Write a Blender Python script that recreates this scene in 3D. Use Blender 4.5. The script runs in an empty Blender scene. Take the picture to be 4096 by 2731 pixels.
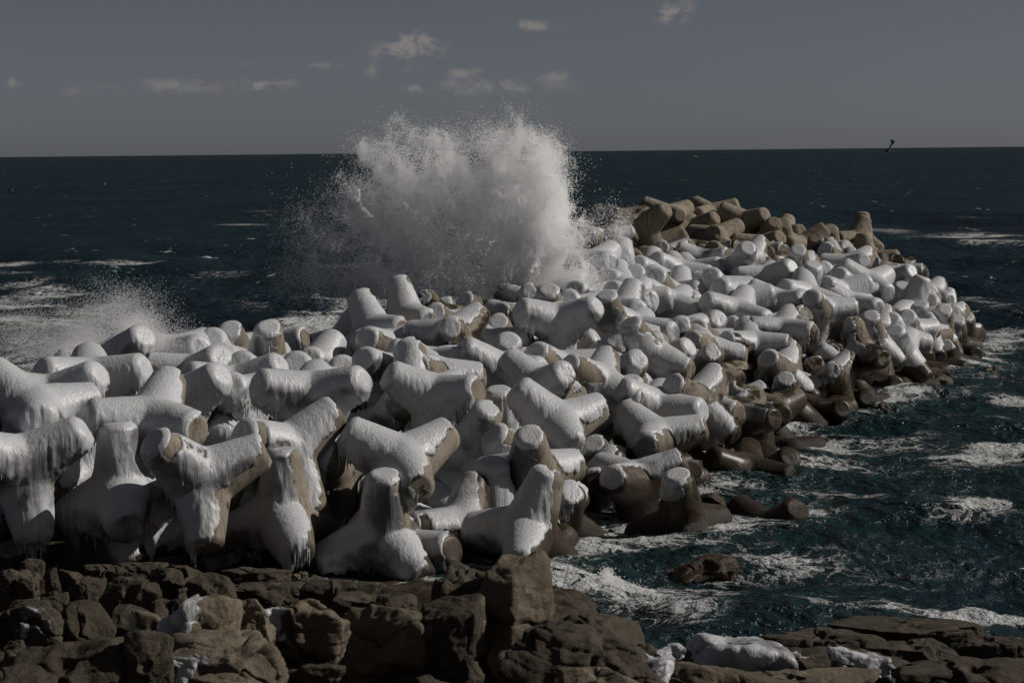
import bpy, math, random
import numpy as np
from mathutils import Matrix, Vector, Quaternion

# ---------------------------------------------------------------- camera, sky, sun, exposure
sc = bpy.context.scene
H_CAM = 11.4
FPX = 70.0 / 36.0 * 4096.0            # focal length in pixels of the photograph
PITCH = math.atan(759.5 / FPX)
ROLL = math.radians(0.5875)
FWD = np.array([0, math.cos(PITCH), -math.sin(PITCH)])
_r0 = np.array([1.0, 0, 0]); _u0 = np.array([0, math.sin(PITCH), math.cos(PITCH)])
RGT = math.cos(ROLL) * _r0 - math.sin(ROLL) * _u0
UPV = math.sin(ROLL) * _r0 + math.cos(ROLL) * _u0
CAM = np.array([0, 0, H_CAM])
cd = bpy.data.cameras.new('camera'); cam = bpy.data.objects.new('camera', cd)
sc.collection.objects.link(cam)
cd.lens = 70; cd.sensor_width = 36; cd.clip_start = 0.5; cd.clip_end = 60000
cd.dof.use_dof = True; cd.dof.focus_distance = 66; cd.dof.aperture_fstop = 2.8
m = Matrix.Identity(4)
for i in range(3):
    m[i][0] = RGT[i]; m[i][1] = UPV[i]; m[i][2] = -FWD[i]; m[i][3] = CAM[i]
cam.matrix_world = m
sc.camera = cam

SUN_AZ = math.radians(86)      # clockwise from +Y towards +X : straight from the right
SUN_EL = math.radians(35)
wd = bpy.data.worlds.new('World'); sc.world = wd; wd.use_nodes = True
sun_d = bpy.data.lights.new('sun', 'SUN'); sun_d.energy = 5.0; sun_d.angle = math.radians(0.53)
sun_d.color = (1.0, 0.94, 0.87)
sun = bpy.data.objects.new('sun', sun_d); sc.collection.objects.link(sun)
sdir = Vector((math.sin(SUN_AZ) * math.cos(SUN_EL), math.cos(SUN_AZ) * math.cos(SUN_EL), math.sin(SUN_EL)))
sun.rotation_euler = sdir.to_track_quat('Z', 'Y').to_euler()
vs = sc.view_settings
sc.display_settings.display_device = 'sRGB'
vs.view_transform = 'Standard'; vs.look = 'None'; vs.gamma = 1.0; vs.exposure = -0.78
vs.use_curve_mapping = False
sc.cycles.max_bounces = 24; sc.cycles.diffuse_bounces = 14; sc.cycles.transmission_bounces = 20; sc.cycles.glossy_bounces = 3
sc.cycles.caustics_reflective = False; sc.cycles.caustics_refractive = False

C = sc.collection

class NT:
    """small helper to write node trees"""
    def __init__(s, tree): s.t = tree; s.n = tree.nodes; s.l = tree.links
    def node(s, typ, **kw):
        n = s.n.new(typ)
        for k, v in kw.items(): setattr(n, k, v)
        return n
    def link(s, a, b): s.l.new(a, b)
    def val(s, inp, v):
        if isinstance(v, bpy.types.NodeSocket): s.l.new(v, inp)
        else: inp.default_value = v
    def math(s, op, a, b=0.0, c=0.0, clamp=False):
        n = s.n.new('ShaderNodeMath'); n.operation = op; n.use_clamp = clamp
        s.val(n.inputs[0], a); s.val(n.inputs[1], b)
        if op in ('MULTIPLY_ADD', 'SMOOTH_MIN', 'SMOOTH_MAX', 'COMPARE', 'WRAP'): s.val(n.inputs[2], c)
        return n.outputs[0]
    def ramp(s, v, a, b, lo=0.0, hi=1.0):
        n = s.n.new('ShaderNodeMapRange'); n.interpolation_type = 'SMOOTHSTEP'
        s.val(n.inputs[0], v); s.val(n.inputs[1], a); s.val(n.inputs[2], b); s.val(n.inputs[3], lo); s.val(n.inputs[4], hi)
        return n.outputs[0]
    def mix(s, f, a, b):
        n = s.n.new('ShaderNodeMix'); n.data_type = 'RGBA'
        s.val(n.inputs['Factor'], f)
        for k, v in ((6, a), (7, b)):
            if isinstance(v, bpy.types.NodeSocket): s.l.new(v, n.inputs[k])
            else: n.inputs[k].default_value = (*v, 1) if len(v) == 3 else v
        return n.outputs[2]
    def noise(s, vec, scale, detail=4, rough=0.55, dist=0.0):
        n = s.n.new('ShaderNodeTexNoise'); n.inputs['Scale'].default_value = scale
        n.inputs['Detail'].default_value = detail; n.inputs['Roughness'].default_value = rough
        n.inputs['Distortion'].default_value = dist
        s.l.new(vec, n.inputs['Vector']); return n.outputs['Fac']
    def mapping(s, vec, scale=(1, 1, 1), loc=(0, 0, 0), rot=(0, 0, 0)):
        n = s.n.new('ShaderNodeMapping'); n.inputs['Scale'].default_value = scale
        n.inputs['Location'].default_value = loc; n.inputs['Rotation'].default_value = rot
        s.l.new(vec, n.inputs['Vector']); return n.outputs['Vector']
    def bump(s, h, strength, dist, normal=None):
        n = s.n.new('ShaderNodeBump'); n.inputs['Strength'].default_value = strength
        n.inputs['Distance'].default_value = dist; s.l.new(h, n.inputs['Height'])
        if normal is not None: s.l.new(normal, n.inputs['Normal'])
        return n.outputs['Normal']

# ---- sky : Nishita, a bit hazy, with the small sunlit cumulus of the photo in their directions
w = NT(wd.node_tree)
for n in list(w.n): w.n.remove(n)
sky = w.node('ShaderNodeTexSky', sky_type='NISHITA', sun_disc=False)
sky.sun_elevation = SUN_EL; sky.sun_rotation = SUN_AZ
sky.altitude = 0; sky.air_density = 0.38; sky.dust_density = 0.45; sky.ozone_density = 1.0
hs = w.node('ShaderNodeHueSaturation'); hs.inputs['Saturation'].default_value = 0.38
w.link(sky.outputs[0], hs.inputs['Color'])
tint = w.node('ShaderNodeMix', data_type='RGBA', blend_type='MULTIPLY'); tint.inputs['Factor'].default_value = 1.0
w.link(hs.outputs[0], tint.inputs[6]); tint.inputs[7].default_value = (.83, .83, .85, 1)   # cold dry winter air
tc = w.node('ShaderNodeTexCoord'); sep = w.node('ShaderNodeSeparateXYZ'); w.link(tc.outputs['Generated'], sep.inputs[0])
az = w.math('ARCTAN2', sep.outputs[0], sep.outputs[1])
el = w.math('ARCSINE', sep.outputs[2])
def px_azel(x, y):
    d = FWD + RGT * ((x - 2048) / FPX) - UPV * ((y - 1365.5) / FPX)
    d = d / np.linalg.norm(d); return math.atan2(d[0], d[1]), math.asin(d[2])
CLOUDS = [(1545,25,44,26,1.0),(1215,60,80,15,.62),(955,98,75,26,.85),(925,122,80,18,.7),(752,152,42,9,.6),(582,148,40,8,.4),(430,200,190,20,.5),
          (620,192,70,14,.55),(852,158,16,20,.45),(942,160,42,9,.42),(1068,166,40,12,.55),(1130,198,190,22,.52),(1300,173,60,10,.5),
          (945,205,45,9,.42),(36,190,28,14,.55),(176,212,34,10,.4),(1437,54,22,7,.3)]
tot = None
for (cx, cy, rx, ry, amp) in CLOUDS:
    a0, e0 = px_azel(cx * 1.7415, cy * 1.7415)
    sx, sy = rx * 1.7415 / FPX, ry * 1.7415 / FPX
    da = w.math('MULTIPLY', w.math('SUBTRACT', az, a0), 1 / sx)
    de = w.math('MULTIPLY', w.math('SUBTRACT', el, e0), 1 / sy)
    g = w.math('EXPONENT', w.math('MULTIPLY', w.math('ADD', w.math('MULTIPLY', da, da), w.math('MULTIPLY', de, de)), -1.0))
    g = w.math('MULTIPLY', g, amp)
    tot = g if tot is None else w.math('ADD', tot, g)
cmb = w.node('ShaderNodeCombineXYZ'); w.link(az, cmb.inputs[0]); w.link(w.math('MULTIPLY', el, 1.5), cmb.inputs[1])
cn = w.noise(cmb.outputs[0], 62, 7, 0.62, 0.3)
cmask = w.ramp(w.math('MULTIPLY', tot, w.ramp(cn, 0.36, 0.66)), 0.04, 0.62, 0.0, 0.66)
cloudcol = w.mix(cmask, tint.outputs[2], (8.5, 7.7, 7.2))
bg = w.node('ShaderNodeBackground'); bg.inputs['Strength'].default_value = 0.05
w.link(cloudcol, bg.inputs['Color'])
out = w.node('ShaderNodeOutputWorld'); w.link(bg.outputs[0], out.inputs[0])

# ---------------------------------------------------------------- helpers
def ray(px, py): return FWD + RGT * ((px - 2048) / FPX) - UPV * ((py - 1365.5) / FPX)
def at(px, py, D): return CAM + ray(px, py) * D                 # pixel of the photo + distance -> point in the place
def on_sea(px, py, z=0.0):
    r = ray(px, py); return CAM + r * ((z - H_CAM) / r[2])

def _h(ix, iy, iz, seed):
    with np.errstate(over='ignore'):
        h = (ix.astype(np.uint32) * np.uint32(374761393) + iy.astype(np.uint32) * np.uint32(668265263)
             + iz.astype(np.uint32) * np.uint32(2147483647) + np.uint32((seed * 144665 + 1013) & 0xffffffff))
        h = (h ^ (h >> np.uint32(13))) * np.uint32(1274126177)
        h = h ^ (h >> np.uint32(16))
    return (h & np.uint32(0xffff)).astype(np.float32) / 65535.0
def vnoise(p, seed=0):
    """smooth value noise in -1..1 for an (n,3) array"""
    p = np.asarray(p, np.float32); i = np.floor(p); f = p - i; i = i.astype(np.int64)
    u = f * f * f * (f * (f * 6 - 15) + 10); r = 0
    for dx in (0, 1):
        for dy in (0, 1):
            for dz in (0, 1):
                wgt = (u[:, 0] if dx else 1 - u[:, 0]) * (u[:, 1] if dy else 1 - u[:, 1]) * (u[:, 2] if dz else 1 - u[:, 2])
                r = r + wgt * _h(i[:, 0] + dx, i[:, 1] + dy, i[:, 2] + dz, seed)
    return r * 2 - 1
def fbm(p, octv=4, seed=0, gain=0.5):
    p = np.asarray(p, np.float32); s = 0; a = 1; t = 0
    for o in range(octv):
        s = s + a * vnoise(p * (2.03 ** o) + 17.3 * o, seed + o); t += a; a *= gain
    return s / t
def sstep(x, a, b):
    t = np.clip((x - a) / (b - a), 0, 1); return t * t * (3 - 2 * t)

def mesh_np(name, V, faces, smooth=True, attrs=None):
    """faces: list of (n,k) int arrays"""
    me = bpy.data.meshes.new(name); V = np.asarray(V, np.float32)
    me.vertices.add(len(V)); me.vertices.foreach_set('co', V.ravel())
    faces = [np.asarray(f, np.int32) for f in faces if len(f)]
    nl = sum(f.size for f in faces); npoly = sum(len(f) for f in faces)
    me.loops.add(nl); me.polygons.add(npoly)
    if nl:
        me.loops.foreach_set('vertex_index', np.concatenate([f.ravel() for f in faces]))
        sizes = np.concatenate([np.full(len(f), f.shape[1], np.int32) for f in faces])
        me.polygons.foreach_set('loop_start', np.concatenate([[0], np.cumsum(sizes)[:-1]]).astype(np.int32))
        me.polygons.foreach_set('use_smooth', np.full(npoly, smooth))
    for k, a in (attrs or {}).items():
        me.attributes.new(k, 'FLOAT', 'POINT').data.foreach_set('value', np.asarray(a, np.float32))
    me.update(calc_edges=True); me.validate()
    return me
def link(name, me, mat=None, parent=None):
    o = bpy.data.objects.new(name, me); C.objects.link(o)
    if mat is not None and not me.materials: me.materials.append(mat)
    if parent is not None: o.parent = parent
    return o
def tag(o, label=None, cat=None, group=None, kind=None):
    if label: o['label'] = label
    if cat: o['category'] = cat
    if group: o['group'] = group
    if kind: o['kind'] = kind
    return o
def vnormals(V, quads, tris):
    N = np.zeros_like(V)
    for f in (quads, tris):
        if len(f) == 0: continue
        a = V[f[:, 0]]; b = V[f[:, 1]]; c = V[f[:, 2]]
        n = np.cross(V[f[:, 2]] - a, V[f[:, -1]] - b) if f.shape[1] == 4 else np.cross(b - a, c - a)
        for k in range(f.shape[1]): np.add.at(N, f[:, k], n)
    return N / np.maximum(np.linalg.norm(N, axis=1, keepdims=True), 1e-9)

# ---------------------------------------------------------------- materials
def mat_new(name):
    mt = bpy.data.materials.new(name); mt.use_nodes = True
    t = NT(mt.node_tree); b = t.n['Principled BSDF']; return mt, t, b
def mat_concrete():
    mt, t, b = mat_new('concrete')
    geo = t.node('ShaderNodeNewGeometry'); tcn = t.node('ShaderNodeTexCoord'); P = geo.outputs['Position']; O = tcn.outputs['Object']
    wet = t.node('ShaderNodeAttribute', attribute_type='OBJECT', attribute_name='wet').outputs['Fac']
    oi = t.node('ShaderNodeObjectInfo').outputs['Random']
    big = t.noise(O, 1.1, 5, .6); fine = t.noise(O, 22, 3, .6); mid = t.noise(P, 3.2, 6, .65)
    col = t.mix(t.ramp(big, .3, .7), (.18, .152, .116), (.265, .232, .185))
    col = t.mix(t.math('MULTIPLY', t.ramp(mid, .50, .70), .7), col, (.115, .092, .066))
    col = t.mix(t.math('MULTIPLY', fine, .28), col, (.45, .40, .32))
    hsv = t.node('ShaderNodeHueSaturation'); t.link(col, hsv.inputs['Color']); t.val(hsv.inputs['Value'], t.math('ADD', t.math('MULTIPLY_ADD', oi, .35, .8), t.ramp(wet, 0, .05, .10, 0))); col = hsv.outputs[0]
    # rain and melt streaks running down the faces
    st = t.noise(t.mapping(P, (6, 6, .55)), 1.0, 4, .6)
    col = t.mix(t.math('MULTIPLY', t.ramp(st, .48, .66), .65), col, (.095, .076, .053))
    # pores
    vo = t.node('ShaderNodeTexVoronoi'); vo.inputs['Scale'].default_value = 14; t.link(O, vo.inputs['Vector'])
    pore = t.ramp(vo.outputs['Distance'], .05, .11, 1, 0); pore = t.math('MULTIPLY', pore, t.ramp(mid, .45, .6))
    col = t.mix(t.math('MULTIPLY', pore, .7), col, (.08, .065, .05))
    # soaked patches where spray runs, and the tide band
    wn = t.noise(P, 1.3, 5, .6)
    soak = t.ramp(t.math('ADD', wn, t.math('MULTIPLY', wet, .5)), .68, .80)
    z = t.node('ShaderNodeSeparateXYZ'); t.link(P, z.inputs[0])
    zz = t.math('ADD', z.outputs[2], t.math('MULTIPLY_ADD', wn, 1.3, -.65))
    tide = t.ramp(zz, .9, 2.1, 1, 0); weed = t.ramp(zz, .15, .7, 1, 0)
    soak = t.math('MULTIPLY', t.math('MAXIMUM', t.math('MULTIPLY', soak, t.ramp(wet, 0, .2)), t.math('MULTIPLY', tide, .92)), .95)
    dark = t.mix(t.ramp(mid, .4, .65), (.016, .011, .006), (.052, .036, .020))
    col = t.mix(soak, col, dark)
    col = t.mix(t.math('MULTIPLY', weed, .9), col, t.mix(t.ramp(fine, .45, .6), (.018, .013, .009), (.06, .045, .035)))
    t.link(col, b.inputs['Base Color'])
    t.val(b.inputs['Roughness'], t.ramp(soak, 0, 1, .88, .30)); b.inputs['Specular IOR Level'].default_value = .22
    h = t.math('ADD', t.math('MULTIPLY', fine, .4), t.math('SUBTRACT', t.math('MULTIPLY', mid, .6), pore))
    h = t.math('ADD', h, t.math('MULTIPLY', t.math('MULTIPLY', weed, t.noise(P, 30, 3, .7)), 3.0))
    t.link(t.bump(h, .6, .02), b.inputs['Normal'])
    return mt
def mat_ice(name='ice'):
    mt, t, b = mat_new(name)
    geo = t.node('ShaderNodeNewGeometry'); P = geo.outputs['Position']
    th = t.node('ShaderNodeAttribute', attribute_name='thick').outputs['Fac']
    n1 = t.noise(P, 1.6, 5, .6); n2 = t.noise(P, 16, 4, .6); fl = t.noise(t.mapping(P, (13, 13, 1.0)), 1.0, 4, .6); n3 = t.noise(P, 60, 2, .5)
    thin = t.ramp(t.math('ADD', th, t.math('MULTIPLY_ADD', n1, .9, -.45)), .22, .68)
    col = t.mix(thin, (.12, .12, .12), (.56, .575, .595))  # grey glaze to white, spread widened to put shading into the colour
    col = t.mix(t.math('MULTIPLY', t.ramp(fl, .5, .75), .30), col, (.24, .24, .235))
    col = t.mix(t.math('MULTIPLY', t.ramp(n2, .55, .8), .25), col, (.68, .68, .68))
    t.link(col, b.inputs['Base Color'])
    t.val(b.inputs['Roughness'], t.ramp(n2, .3, .7, .24, .46)); b.inputs['Specular IOR Level'].default_value = .45
    h = t.math('ADD', t.math('MULTIPLY', fl, 1.0), t.math('ADD', t.math('MULTIPLY', n2, .06), t.math('MULTIPLY', n3, .02)))
    t.link(t.bump(h, .8, .035), b.inputs['Normal'])
    return mt
def mat_icicle():
    mt, t, b = mat_new('icicle_ice')
    b.inputs['Base Color'].default_value = (.60, .63, .66, 1); b.inputs['Roughness'].default_value = .25
    b.inputs['Transmission Weight'].default_value = .25; b.inputs['IOR'].default_value = 1.31
    return mt
def mat_rock(name, tint=1.0, wetness=0.0):
    mt, t, b = mat_new(name)
    geo = t.node('ShaderNodeNewGeometry'); P = geo.outputs['Position']
    big = t.noise(P, .9, 5, .6, .4); mid = t.noise(P, 5, 6, .65); fine = t.noise(P, 60, 3, .6)
    strat = t.noise(t.mapping(P, (1.2, 1.2, 9), rot=(.25, .1, 0)), 1.0, 5, .6)
    k = tint
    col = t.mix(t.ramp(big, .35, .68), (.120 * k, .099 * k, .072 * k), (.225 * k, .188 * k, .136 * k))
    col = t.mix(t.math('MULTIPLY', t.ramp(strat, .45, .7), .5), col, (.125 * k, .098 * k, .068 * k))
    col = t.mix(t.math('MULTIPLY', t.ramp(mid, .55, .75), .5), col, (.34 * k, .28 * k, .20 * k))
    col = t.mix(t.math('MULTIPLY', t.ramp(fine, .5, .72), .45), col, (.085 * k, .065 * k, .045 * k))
    z = t.node('ShaderNodeSeparateXYZ'); t.link(P, z.inputs[0])
    zz = t.math('ADD', z.outputs[2], t.math('MULTIPLY_ADD', mid, .7, -.35))
    wet = t.math('MAXIMUM', t.ramp(zz, .15, .75, 1, 0), wetness)
    col = t.mix(t.math('MULTIPLY', wet, .85), col, t.mix(t.ramp(mid, .4, .62), (.022, .015, .009), (.075, .048, .022)))
    t.link(col, b.inputs['Base Color'])
    t.val(b.inputs['Roughness'], t.ramp(wet, 0, 1, .9, .38)); b.inputs['Specular IOR Level'].default_value = .3
    h = t.math('ADD', t.math('MULTIPLY', mid, .9), t.math('ADD', t.math('MULTIPLY', fine, .22), t.math('MULTIPLY', strat, .5)))
    t.link(t.bump(h, 1.0, .07), b.inputs['Normal'])
    return mt
def mat_plain(name, col, rough=.6, metal=0.0):
    mt, t, b = mat_new(name)
    geo = t.node('ShaderNodeNewGeometry'); n = t.noise(geo.outputs['Position'], 3, 4)
    t.link(t.mix(t.ramp(n, .3, .7), tuple(c * .75 for c in col), col), b.inputs['Base Color'])
    b.inputs['Roughness'].default_value = rough; b.inputs['Metallic'].default_value = metal
    return mt
def mat_sea():
    mt, t, b = mat_new('sea_water')
    geo = t.node('ShaderNodeNewGeometry'); P = geo.outputs['Position']
    fo = t.node('ShaderNodeAttribute', attribute_name='foam').outputs['Fac']
    sh = t.node('ShaderNodeAttribute', attribute_name='shallow').outputs['Fac']
    n0 = t.noise(t.mapping(P, (.035, .012, .1)), 1.0, 4, .6)
    deep = t.mix(t.ramp(n0, .35, .65), (.0038, .0135, .021), (.0065, .024, .031))
    wat = t.mix(sh, deep, (.007, .026, .028))
    # lace foam : warped ridges, more of them where the foam field is dense
    wv = t.node('ShaderNodeTexNoise'); wv.inputs['Scale'].default_value = .55; wv.inputs['Detail'].default_value = 4; t.link(P, wv.inputs['Vector'])
    wp = t.node('ShaderNodeVectorMath', operation='MULTIPLY_ADD'); t.link(wv.outputs['Color'], wp.inputs[0]); wp.inputs[1].default_value = (2.2, 2.2, 0); t.link(P, wp.inputs[2])
    st = t.mapping(wp.outputs[0], (.95, .62, .3), rot=(0, 0, .25))
    a1 = t.noise(st, 1.15, 5, .62); a2 = t.noise(st, 3.4, 4, .6); a3 = t.noise(P, 9, 4, .65)
    r1 = t.math('SUBTRACT', 1.0, t.math('ABSOLUTE', t.math('MULTIPLY_ADD', a1, 7.0, -3.5)))
    r2 = t.math('SUBTRACT', 1.0, t.math('ABSOLUTE', t.math('MULTIPLY_ADD', a2, 6.0, -3.0)))
    rr = t.math('MAXIMUM', r1, t.math('MULTIPLY', r2, .8))
    rr = t.math('ADD', rr, t.math('MULTIPLY_ADD', a3, .55, -.275))
    lace = t.ramp(t.math('ADD', rr, t.math('MULTIPLY', fo, 1.75)), 1.36, 1.72)
    lace = t.math('MULTIPLY', lace, t.ramp(fo, .02, .22))
    # scattered flecks of whitecap out at sea
    wc = t.noise(t.mapping(P, (.16, .07, .2)), 1.0, 3, .7); wc2 = t.noise(t.mapping(P, (.9, .5, .3)), 1.0, 3, .6)
    caps = t.ramp(t.math('ADD', wc, t.math('MULTIPLY', wc2, .5)), .955, 1.0)
    foam = t.math('MINIMUM', t.math('MAXIMUM', lace, t.math('MULTIPLY', caps, .8)), 1.0)
    col = t.mix(t.math('MULTIPLY', foam, .93), wat, (.74, .76, .76))
    w1 = t.noise(t.mapping(P, (1.3, .9, 1), rot=(0, 0, .5)), 1.0, 5, .62); w2 = t.noise(t.mapping(P, (5.5, 4.2, 3), rot=(0, 0, -.4)), 1.0, 3, .6)
    w0 = t.noise(t.mapping(P, (.22, .13, 1), rot=(0, 0, .3)), 1.0, 4, .6)
    h = t.math('ADD', t.math('MULTIPLY', w0, 2.6), t.math('ADD', t.math('MULTIPLY', w1, .62), t.math('MULTIPLY', w2, .10)))
    h = t.math('ADD', h, t.math('MULTIPLY', t.math('MULTIPLY', foam, a3), .22))
    nrm = t.bump(h, 1.0, 1.15)
    dif = t.node('ShaderNodeBsdfDiffuse'); t.link(col, dif.inputs['Color']); t.link(nrm, dif.inputs['Normal'])
    glo = t.node('ShaderNodeBsdfGlossy'); glo.inputs['Roughness'].default_value = .16; t.link(nrm, glo.inputs['Normal'])
    fr = t.node('ShaderNodeFresnel'); fr.inputs['IOR'].default_value = 1.333; t.link(nrm, fr.inputs['Normal'])
    # a wind-roughened sea hides its own grazing facets: its mirror strength levels off
    fac = t.math('MULTIPLY', t.math('MINIMUM', fr.outputs[0], .20), t.math('SUBTRACT', 1.0, foam))
    mx = t.node('ShaderNodeMixShader'); t.link(fac, mx.inputs[0]); t.link(dif.outputs[0], mx.inputs[1]); t.link(glo.outputs[0], mx.inputs[2])
    t.link(mx.outputs[0], t.n['Material Output'].inputs['Surface']); t.n.remove(b)
    return mt
def mat_spray():
    mt, t, b = mat_new('spray_droplets')
    dif = t.node('ShaderNodeBsdfDiffuse'); dif.inputs['Color'].default_value = (.99, .99, .99, 1)
    trl = t.node('ShaderNodeBsdfTranslucent'); trl.inputs['Color'].default_value = (.99, .99, .99, 1)
    mx = t.node('ShaderNodeMixShader'); mx.inputs[0].default_value = .62
    t.link(dif.outputs[0], mx.inputs[1]); t.link(trl.outputs[0], mx.inputs[2]); t.link(mx.outputs[0], t.n['Material Output'].inputs['Surface']); t.n.remove(b)
    return mt
M_CON = mat_concrete(); M_ICE = mat_ice(); M_ICL = mat_icicle()
M_ROCK = mat_rock('sandstone', .86); M_ROCKD = mat_rock('dark_sandstone', .40); M_ROCKW = mat_rock('wet_shaded_rock', .4, .85)  # last one: wet rock, its dark tone doubles as painted shade on the ground
M_SEA = mat_sea(); M_SPRAY = mat_spray()

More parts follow.
